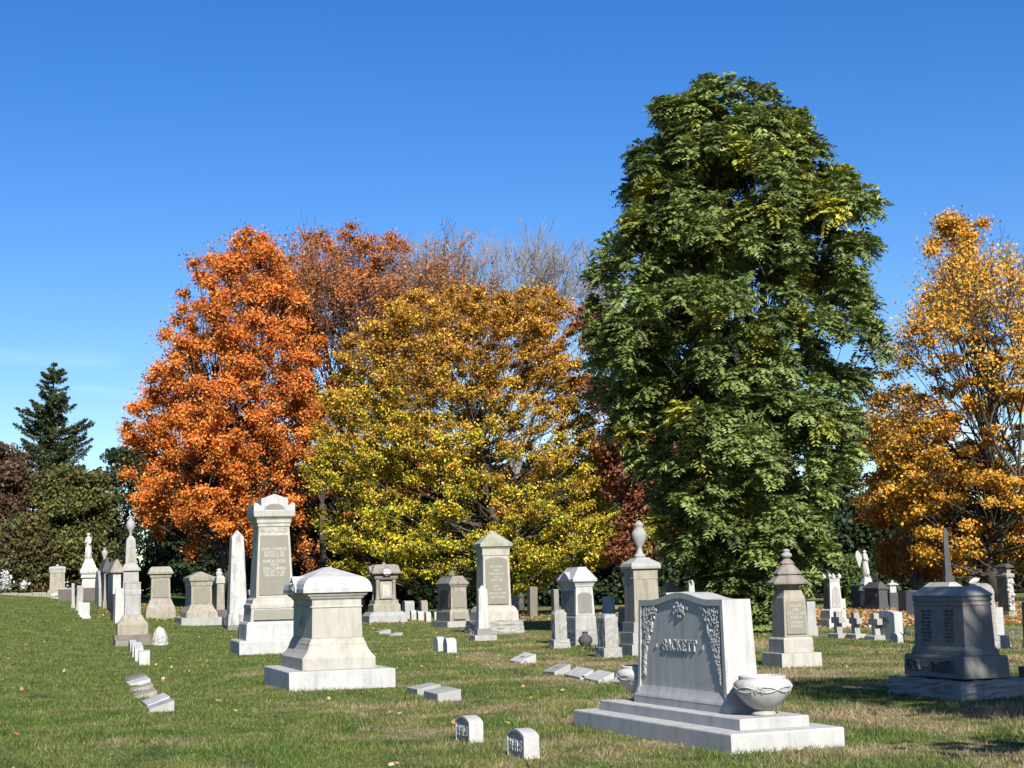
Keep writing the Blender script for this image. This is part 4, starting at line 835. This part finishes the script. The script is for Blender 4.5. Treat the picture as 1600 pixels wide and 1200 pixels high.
def open_tree(name, label, D, xc, ytop, seed, lev=6, trunk=6, spread=.42, up=.05, mat='grey_bark', kids=(2, 3), ln0=None, starts=3, r0=.22, minr=.014, lean=(0, 0)):
    p = at(xc, 900, D); g_ = float(hgt(p.x)); e = thing(name, label, 'tree', (p.x, D, g_)); rg = np.random.default_rng(seed)
    H = at(xc, ytop, D).z-g_; mb = MB(); tips = []
    tp_ = Vector((lean[0], lean[1], trunk)); mb.tube([Vector((0, 0, -.2)), tp_*.5, tp_], [r0*1.5, r0*1.15, r0], 9); mb.build('trunk', mat, e, smooth=True)
    mb = MB(); ln = ln0 or (H-trunk)*.3
    for k in range(starts):
        a = 2*math.pi*(k+rg.uniform(0, .5))/starts; d = Vector((math.cos(a)*spread*1.1, math.sin(a)*spread*1.1, 1)).normalized()
        grow(mb, tips, tp_.copy(), d, ln, r0*.6, lev, rg, spread, up, kids, .12, minr)
    # scale so that the crown's top meets the measured height
    zmax = max(v[2] for v in mb.v); k = (H-trunk)/(zmax-trunk)
    mb.v = [((x-tp_.x)*k+tp_.x, (y-tp_.y)*k+tp_.y, trunk+(z-trunk)*k) for x, y, z in mb.v]; tips = [Vector(((t.x-tp_.x)*k+tp_.x, (t.y-tp_.y)*k+tp_.y, trunk+(t.z-trunk)*k)) for t in tips]
    mb.build('branches', mat, e); return e, np.array([tuple(t) for t in tips]), rg, H
def tip_leaves(e, tips, rg, keep, per, r, size, colf, mat='foliage', flat=.7):
    t = tips[rg.uniform(size=len(tips)) < keep(tips)]; n = len(t)*per; i = np.repeat(np.arange(len(t)), per)
    p = t[i]+rg.normal(size=(n, 3))*r*np.array([1, 1, flat]); return leaves('crown', p, rg.normal(size=(n, 3))+np.array([0, -.3, .4]), size*rg.uniform(.7, 1.3, n), colf(rg, p, i, p[:, 2]), mat, e, .75)
def cfo(rg, p, i, h): return pick(rg, len(p), [(.5, .16, .05), (.46, .2, .07), (.36, .16, .09), (.55, .25, .06)], [4, 3, 3, 1])*rg.uniform(.7, 1.2, (len(p), 1))
e, tips, rg, H = open_tree('thinning_maple', 'half-bare orange maple whose grey twigs rise behind the dense one', 113, 505, 333, 5, lev=6, trunk=8, spread=.26, up=.05, starts=5, minr=.018, mat='bark')
tip_leaves(e, tips, rg, lambda t: np.clip(.95-(t[:, 2]/H)**4*.9, .1, 1), 14, .33, .09, cfo)
e, tips, rg, H = open_tree('thinning_maple', 'half-bare orange maple directly left of the leafless tree', 111, 598, 336, 9, lev=6, trunk=8, spread=.25, up=.05, starts=5, minr=.018, mat='bark')
tip_leaves(e, tips, rg, lambda t: np.clip(.7-(t[:, 2]/H)**4*.65, .08, 1), 14, .33, .09, cfo)
e, tips, rg, H = open_tree('bare_tree', 'leafless grey fan-shaped tree rising behind the yellow-brown beech', 118, 812, 340, 3, lev=7, trunk=10, spread=.29, up=.04, starts=7, minr=.026, kids=(2, 3))
tip_leaves(e, tips, rg, lambda t: np.full(len(t), .015), 6, .2, .08, cfo)
tr = Tree('red_tree', 'red-leaved tree glimpsed behind the tall green tree', 92, 990, [(470, 905, 940), (500, 900, 980), (560, 910, 1080), (620, 900, 1110), (740, 930, 1120), (830, 930, 1110), (870, 940, 1100)], 7)
C = tr.clumps(110, 1.2, .4); tr.fill('crown', C, 230, .13, lambda rg, p, i, h: pick(rg, len(p), [(.26, .085, .04), (.3, .13, .05), (.16, .055, .03)], [3, 2, 2])*rg.uniform(.7, 1.2, (len(p), 1)), asp=.75); tr.skeleton(C, .3, 'bark', thin=.03, step=3)
# beech
tr = Tree('autumn_beech', 'broad rounded beech, yellow-green below and golden brown at the top', 95, 770, [(452, 690, 850), (462, 640, 880), (480, 590, 905), (510, 545, 925), (560, 515, 940), (620, 495, 945), (680, 478, 955), (740, 468, 1000), (800, 478, 1025), (850, 486, 1020), (888, 510, 995), (905, 560, 950)], 2, depth=.72)
def cf(rg, p, i, h):
    n = len(p); hi = pick(rg, n, [(.6, .29, .035), (.45, .19, .04), (.8, .46, .03), (.24, .11, .05), (.85, .56, .05)], [3.2, 3.6, 2, 3, 1]); lo = pick(rg, n, [(.74, .54, .03), (.17, .21, .03), (.86, .6, .04), (.07, .11, .025), (.46, .42, .035)], [3, 2.6, 2.4, 3, 3])
    kc = rg.normal(size=i.max()+1)*.13; k = np.clip((h-.46+kc[i]+rg.normal(size=n)*.15+.12*np.clip(p[:, 0]/8, -1, 1))*3+.5, 0, 1)[:, None]; return (hi*k+lo*(1-k))*clumpvar(rg, i, .2)*rg.uniform(.7, 1.25, (n, 1))
C = tr.lobes((170, 1.3), 1500, .6, .3, .1, direct=.65); tr.fill('crown', C, 290, .084, cf, flat=.6, asp=.55, up=.1, aniso=1.2, droop=.3, soft=True, jitter=1.0)
tr.skeleton(C, .5, 'bark', thin=.018, step=5)
# tall green tree with feathered compound leaves
tr = Tree('green_feather_leaf_tree', 'tall narrow tree with feathery green compound leaves and yellow patches', 51, 1165,
    [(126, 1085, 1205), (140, 1062, 1232), (165, 1022, 1250), (195, 985, 1262), (240, 968, 1284), (290, 970, 1325), (340, 958, 1385), (380, 925, 1400), (430, 900, 1390), (480, 896, 1372), (530, 892, 1400), (580, 905, 1392), (640, 918, 1385), (700, 940, 1366), (760, 980, 1352), (820, 1010, 1336), (870, 1030, 1312), (920, 1075, 1290), (965, 1100, 1260)], 4, depth=.95)
C = tr.lobes((95, 1.25), 800, .5, .28, .28, up=.1, direct=.4)
rg = tr.rg; pos = []; nor = []; tan = []; siz = []; col = []
for c in C:
    o = Vector((c[0]-c[5], c[1], 0)); o = o.normalized() if o.length > .05 else Vector((0, -1, 0))
    yel = rg.uniform() < (.22 if c[2] > tr.zs[-1]*.66 else .06)
    cb = np.array((.27, .29, .05) if yel else (.175, .225, .062))*math.exp(rg.normal()*.22)
    if yel and rg.uniform() < .4: cb = np.array((.42, .4, .05))
    for k in range(27):
        d = Vector(rg.normal(size=3)); d = (d.normalized()*.9+o*.55+Vector((0, 0, .42))).normalized(); st = Vector(c[:3])+d*c[3]*rg.uniform(.05, .55); ln = rg.uniform(.42, .72)
        hor = Vector((d.x, d.y, d.z*.8)).normalized(); side = hor.cross(Vector((0, 0, 1))).normalized(); npair = 7; cl = cb*rg.uniform(.75, 1.25)
        for q in range(1, npair+1):
            f = q/npair; P = st+hor*ln*f+Vector((0, 0, -.4*ln*f*f)); fw = (hor+Vector((0, 0, -.8*f))).normalized(); l_ = .14*math.sin(.5+2.2*f)**.6*rg.uniform(.85, 1.1)
            for sg in (-1, 1):
                t_ = (side*sg*.9+fw*.5+Vector((0, 0, -.25))).normalized(); n_ = side.cross(fw)*(1 if side.cross(fw).z > 0 else -1)+Vector(rg.normal(size=3)*.38)
                pos.append(P+t_*l_); nor.append(n_); tan.append(t_); siz.append(l_); col.append(cl*rg.uniform(.85, 1.15))
pos = np.array([tuple(p) for p in pos]); pos[:, 2] = np.maximum(pos[:, 2], .12)
leaves('crown', pos, np.array([tuple(p) for p in nor]), np.array(siz), np.array(col), 'glossy_foliage', tr.e, .36, np.array([tuple(p) for p in tan]))
tr.skeleton(C, .24, 'bark', thin=.014, step=5, stems=3)
# right-hand golden maples
def cfg_(rg, p, i, h): return pick(rg, len(p), [(.8, .37, .035), (.8, .44, .04), (.68, .26, .035), (.5, .38, .05), (.3, .27, .05), (.8, .42, .12)], [4, 3, 2.5, 2, 1.5, 1])*clumpvar(rg, i, .12)*rg.uniform(.7, 1.2, (len(p), 1))
tr = Tree('golden_maple', 'tall golden-orange maple at the right, its top clear of the others', 98, 1560, [(330, 1462, 1500), (350, 1438, 1548), (400, 1428, 1562), (450, 1424, 1560), (480, 1440, 1545)], 12, depth=.8)
C = tr.clumps(46, .8, .5); tr.zs[0] = 0
tr.fill('crown', C, 420, .1, cfg_, asp=.75, soft=True)
g3 = Tree('golden_maple', '', 98, 1560, [(480, 1405, 1560), (540, 1375, 1640), (600, 1362, 1680), (660, 1350, 1720), (720, 1345, 1740), (780, 1335, 1740), (840, 1350, 1740), (880, 1400, 1720)], 13, depth=.8)
C2 = g3.lobes((75, 1.5), 400, .7, .5, .1); keep = (C2[:, 2] < g3.zs[0]+.55*(g3.zs[-1]-g3.zs[0])) | (g3.rg.uniform(size=len(C2)) < .5)
C2 = C2[keep]; o = g3.fill('lower_crown', C2, 330, .1, cfg_, asp=.75, flat=.55, soft=True); o.parent = tr.e; bpy.data.objects.remove(g3.e)
tr.zs = np.array([0, g3.zs[-1], at(1560, 335, 98).z]); tr.skeleton(np.concatenate([C, C2]), .45, 'bark', thin=.03, step=1)
e, tips, rg, H = open_tree('thinning_maple', 'half-bare tree with dark limbs at the right edge', 94, 1640, 345, 21, lev=6, trunk=5, spread=.5, up=.03, starts=4, minr=.018, mat='bark', r0=.35)
tip_leaves(e, tips, rg, lambda t: np.clip(.7-(t[:, 2]/H)**2*.55, .08, 1), 18, .4, .095, cfg_)
tr = Tree('golden_maple', 'low orange maple with visible grey trunk behind the angel statue', 110, 1435, [(600, 1365, 1440), (650, 1340, 1500), (720, 1328, 1530), (790, 1330, 1545), (850, 1338, 1560), (895, 1350, 1540)], 14)
C = tr.clumps(110, 1.0, .4); tr.fill('crown', C, 330, .11, lambda rg, p, i, h: pick(rg, len(p), [(.78, .3, .04), (.76, .37, .05), (.62, .2, .04)], [4, 3, 2])*clumpvar(rg, i, .15)*rg.uniform(.7, 1.2, (len(p), 1)), asp=.75, surf=.5); tr.skeleton(C, .25, 'grey_bark', thin=.03, step=1, stems=2)
# conifer
def conifer(label, D, xc, ytop, ybot, wpx, seed, n=46, pal=((.05, .085, .04), (.075, .1, .05), (.035, .06, .03))):
    p = at(xc, 900, D); g_ = float(hgt(p.x)); e = thing('conifer', label, 'tree', (p.x, D, g_)); rg = np.random.default_rng(seed); H = at(xc, ytop, D).z-g_; z0 = max(at(xc, ybot, D).z-g_, .5); R = wpx*D/F*1.25
    MB().tube([(0, 0, -.2), (0, 0, H*.5), (.1, 0, H)], [.3, .18, .03], 8).build('trunk', 'bark', e); br = MB(); P = []; N = []
    for k in range(n*3):
        f = rg.uniform()**.75; z = z0+(H-z0)*(1-f)*1.0; z = H-(H-z0)*rg.uniform()**.8; fr_ = (H-z)/(H-z0); ln = R*(fr_**.75)*rg.uniform(.3, 1.25)+.2; a = rg.uniform(0, 6.283); d = np.array([math.cos(a), math.sin(a)])
        m_ = int(40+ln*130); t = rg.uniform(size=m_)**.7; w = (1-t)*.28*ln+.12
        x = d[0]*ln*t+rg.normal(size=m_)*w*.5; y = d[1]*ln*t+rg.normal(size=m_)*w*.5; zz = z+ln*(.05*t+.18*t*t)-.3*ln*t*(1-t)-abs(rg.normal(size=m_))*.16*(1-t*.5); P.append(np.stack([x, y, zz], 1)); N.append(rg.normal(size=(m_, 3))+[0, 0, .8])
        br.tube([(0, 0, z), (d[0]*ln*.5, d[1]*ln*.5, z-.02*ln), (d[0]*ln, d[1]*ln, z+.2*ln)], [.04, .025, .01], 4)
    br.build('branches', 'bark', e); P = np.concatenate(P); N = np.concatenate(N)
    leaves('crown', P, N, rg.uniform(.07, .14, len(P)), pick(rg, len(P), list(pal), [3, 2, 3])*rg.uniform(.7, 1.3, (len(P), 1)), 'foliage', e, .45)
conifer('spiky dark conifer standing above the hedge at far left', 128, 78, 566, 900, 94, 31, n=100, pal=((.075, .1, .035), (.1, .115, .045), (.045, .065, .025)))
# dark background trees and hedges, each its own
def bushy(name, label, D, xc, prof, seed, pal, w, n=90, rc=1.2, per=220, size=.15, group=None, tr_r=.2):
    tr = Tree(name, label, D, xc, prof, seed, group); C = tr.clumps(n, rc, .35)
    tr.fill('crown', C, per, size, lambda rg, p, i, h: pick(rg, len(p), pal, w)*clumpvar(rg, i, .2)*rg.uniform(.7, 1.25, (len(p), 1)), asp=.6); tr.skeleton(C, tr_r, 'bark', thin=.03, step=4); return tr
RB = [(.13, .07, .045), (.09, .05, .035), (.16, .1, .05), (.07, .07, .03)]; OG = [(.1, .12, .03), (.15, .14, .035), (.06, .08, .025), (.13, .1, .04)]; DG = [(.035, .06, .022), (.05, .075, .03), (.025, .04, .018)]
bushy('copper_tree', 'dark reddish-brown tree at the left edge', 118, 8, [(690, -60, 20), (705, -80, 45), (740, -90, 62), (800, -90, 70), (880, -90, 66), (920, -90, 60)], 41, RB, [4, 3, 2, 2], n=120, per=260)
bushy('olive_tree', 'olive-green bushy tree in front of the spiky conifer', 116, 110, [(722, 75, 100), (745, 50, 170), (780, 45, 185), (820, 45, 190), (880, 45, 195), (915, 50, 190)], 42, OG, [3, 3, 3, 2], n=120, per=260)
bushy('olive_tree', 'small brownish bush behind the leftmost pedestal', 112, 40, [(800, 10, 70), (840, -10, 90), (900, -10, 95), (925, -5, 90)], 43, OG+RB[:1], [2, 2, 3, 3, 3], n=60, per=220)
bushy('dark_evergreen', 'dark evergreen between the olive tree and the orange maple', 124, 195, [(700, 150, 230), (760, 140, 270), (850, 135, 300), (925, 130, 300)], 44, DG, [3, 2, 3], n=90)
bx = [(-60, 80), (300, 45), (380, 46), (460, 47), (540, 48), (620, 49), (700, 50), (780, 51), (860, 52), (940, 53), (1020, 54), (1100, 55), (1180, 56), (1290, 57), (1380, 58), (1480, 59), (1570, 60), (1680, 61)]
where = ['left of the copper tree beyond the frame', 'behind the orange maple trunk', 'behind the white obelisk', 'behind the tall panelled monument', 'behind the gap between maple and beech', 'behind the columned monument', 'behind the low capped monument', 'behind the pyramid-capped monument', 'behind the beech trunk', 'behind the gabled monument', 'behind the urn monument', 'behind the serpentine monument', 'behind the tall green tree trunk', 'behind the gothic monument', 'behind the angel statue', 'behind the tall grey obelisk', 'behind the carved pedestal', 'beyond the right edge']
for (x, sd_), wq in zip(bx, where):
    hh_ = 690 + (sd_*37 % 50)
    if x in (1480, 1570, 1680, 1380): hh_ = 770
    bushy('background_evergreen', 'dark evergreen shrub mass, the one '+wq, 135+(sd_*13 % 14), x, [(hh_, x-25, x+30), (hh_+25, x-60, x+60), (880, x-75, x+75), (940, x-70, x+70)], sd_, DG+RB[:1] if x > 1400 else DG, [3, 2, 3, 3] if x > 1400 else [3, 2, 3], n=95, rc=1.6, per=260, size=.24, group='dark evergreens closing the background')
bushy('green_shrub', 'mid-green shrub between the gothic monument and the angel', 88, 1335, [(865, 1318, 1345), (885, 1305, 1352), (920, 1300, 1356), (945, 1305, 1352)], 70, [(.1, .16, .04), (.07, .12, .03), (.14, .19, .05)], [3, 3, 2], n=40, rc=.6, per=200, size=.09, tr_r=.06)
# shade tree standing to the right of the camera, outside the picture: it throws the dappled shade on the right-hand monument
def shade_tree():
    e = thing('shade_tree', 'broad shade tree right of the picture that dapples the rough-based monument', 'tree', (10.6, 7.3, 0)); rg = np.random.default_rng(8)
    mb = MB().tube([(0, 0, -.2), (.1, 0, 3), (.2, .1, 7), (.1, .3, 11)], [.4, .3, .22, .08], 10); mb.build('trunk', 'bark', e, smooth=True); br = MB(); P = []
    for k in range(80):
        a = rg.uniform(0, 6.28); r = rg.uniform(.4, 3.0); z = rg.uniform(6.5, 12); c = np.array([r*math.cos(a)+.2, r*math.sin(a)+.2, z]); br.tube([(.15, .1, z-2.2), (c[0]*.5, c[1]*.5, z-1), tuple(c)], [.08, .05, .02], 5)
        P.append(c+rg.normal(size=(105, 3))*np.array([.42, .42, .26]))
    for k in range(10):
        c = np.array([-3.7+rg.uniform(-.5, 3.2), rg.uniform(.1, .9), rg.uniform(4.6, 5.4)]); br.tube([(.1, 0, 3), (c[0]*.5, c[1], 4.4), tuple(c)], [.08, .05, .02], 5); P.append(c+rg.normal(size=(150, 3))*np.array([.4, .3, .15]))
    br.build('branches', 'bark', e); P = np.concatenate(P)
    # gaps in the crown where the sun comes through onto the monument's sunward face
    n_ = Vector((math.sin(YAW), -math.cos(YAW), 0)); a_ = Vector((math.cos(YAW), math.sin(YAW), 0)); Wp = P+np.array([10.6, 7.3, 0]); s3 = np.array(sv); q0 = np.array(PK.P)
    t_ = ((Wp-q0)@np.array(n_))/(s3@np.array(n_)); H_ = Wp-s3*t_[:, None]; al = (H_-q0)@np.array(a_); keep = np.ones(len(P), bool)
    for k in range(20):
        c1, c2, ra, rb, th = rg.uniform(.12, .62), rg.uniform(.35, 1.5), rg.uniform(.035, .075), rg.uniform(.08, .17), rg.uniform(-.5, .3)
        da, dz = al-c1, H_[:, 2]-c2; keep &= ((da*math.cos(th)+dz*math.sin(th))/(ra+.06))**2+((dz*math.cos(th)-da*math.sin(th))/(rb+.06))**2 > 1
    P = P[keep]; leaves('crown', P, rg.normal(size=P.shape)+[0, 0, .5], np.full(len(P), .125), pick(rg, len(P), OG, [3, 3, 3, 2]), 'foliage', e)
shade_tree()
# ---------------------------------------------------------------- white flowers at far left
for lb, (xc, yt, yb, w), sd_ in (('tangle of white flowers on the kerb at the far left edge', (8, 892, 921, 20), 1), ('small bluish-white flower bunch on the far-left kerb', (38, 908, 921, 8), 2)):
    D = 108; p = at(xc, yb, D); e = thing('flower_bunch', lb, 'flowers', (p.x, D, p.z)); rg = np.random.default_rng(sd_); hh_ = (yb-yt)*D/F; ww = w*D/F; mb = MB()
    P = rg.normal(size=(260 if sd_ == 1 else 80, 3))*np.array([ww*.2, .2, hh_*.26])+[0, 0, hh_*.45]; P[:, 2] = np.abs(P[:, 2])
    for q in P[::6]: mb.tube([(q[0]*.2, q[1]*.2, 0), tuple(q)], [.015, .008], 4)
    mb.build('stems', 'bark', e); leaves('blossoms', P, rg.normal(size=P.shape)+[0, -1, .3], rg.uniform(.05, .14, len(P)), np.full((len(P), 3), .75)*rg.uniform(.7, 1, (len(P), 1)), 'foliage', e, .7)
# ---------------------------------------------------------------- fallen leaves and grass
rg = np.random.default_rng(99)
def scatter(n, X0, X1, Y0, Y1): x = rg.uniform(X0, X1, n); y = rg.uniform(Y0, Y1, n); return np.stack([x, y, hgt(x)+.04], 1)
A = [np.stack([(px_-800)/F*yy, yy, hgt((px_-800)/F*yy)+.05], 1) for px_, yy in ((rg.uniform(1240, 1640, 12000), rg.uniform(52, 92, 12000)), (rg.uniform(150, 1000, 3500), rg.uniform(76, 120, 3500)))]
q = rg.uniform(size=800)**.7*60+12; px_ = rg.uniform(-100, 1700, 800); A.append(np.stack([(px_-800)/F*q, q, hgt((px_-800)/F*q)+.055], 1))
P = np.concatenate(A); n = len(P); cl = pick(rg, n, [(.6, .3, .1), (.55, .2, .07), (.6, .42, .12), (.35, .18, .08), (.62, .45, .28)], [3, 2, 3, 2, 2])*rg.uniform(.7, 1.15, (n, 1))
o = leaves('fallen_leaves', P, rg.normal(size=(n, 3))*.45+[0, 0, 1], np.where(np.arange(n) < n-800, rg.uniform(.05, .1, n), rg.uniform(.025, .055, n)), cl, 'foliage', None, .75); o['kind'] = 'stuff'; o['label'] = 'fallen autumn leaves scattered on the lawn'; o['category'] = 'leaves'
def blades():
    # density falls with distance, blades get wider
    n = 760000; u = rg.uniform(size=n); Y0, Y1 = 12.3, 110.0
    Y = (math.sqrt(Y0)+u*(math.sqrt(Y1)-math.sqrt(Y0)))**2; X = rg.uniform(-1, 1, n)*(Y*.355+.8)
    h = rg.gamma(6, .0062, n)*(1+.5*np.sin(X*1.7+Y*.9)*np.sin(Y*1.3-X*.6)); h = np.clip(h, .018, .13)*(1+np.maximum(Y-25, 0)*.004)
    w = .003+Y*.0002; a = rg.uniform(0, 2*math.pi, n); dx, dy = np.cos(a)*w, np.sin(a)*w; b = rg.uniform(0, 2*math.pi, n); ln = h*rg.uniform(.15, .9, n)
    z = hgt(X); base = np.stack([X, Y, z-.005], 1)
    v = np.stack([base-np.stack([dx, dy, 0*dx], 1), base+np.stack([dx, dy, 0*dx], 1), base+np.stack([np.cos(b)*ln, np.sin(b)*ln, h], 1)], 1).reshape(-1, 3)
    me = bpy.data.meshes.new('grass'); me.vertices.add(3*n); me.vertices.foreach_set('co', v.astype(np.float32).ravel()); me.loops.add(3*n); me.loops.foreach_set('vertex_index', np.arange(3*n, dtype=np.int32))
    me.polygons.add(n); me.polygons.foreach_set('loop_start', np.arange(0, 3*n, 3, dtype=np.int32)); me.update(); me.materials.append(M['grass_blade'])
    k = rg.uniform(.65, 1.7, (n, 1)); c = np.concatenate([k*rg.uniform(.9, 1.25, (n, 1)), k, k*rg.uniform(.8, 1.2, (n, 1)), np.ones((n, 1))], 1)
    at_ = me.attributes.new('leaf_colour', 'FLOAT_COLOR', 'FACE'); at_.data.foreach_set('color', c.astype(np.float32).ravel()); me.update()
    o = bpy.data.objects.new('grass', me); COL.objects.link(o); o['kind'] = 'stuff'; o['label'] = 'mown lawn grass with dry straw patches'; o['category'] = 'grass'
blades()
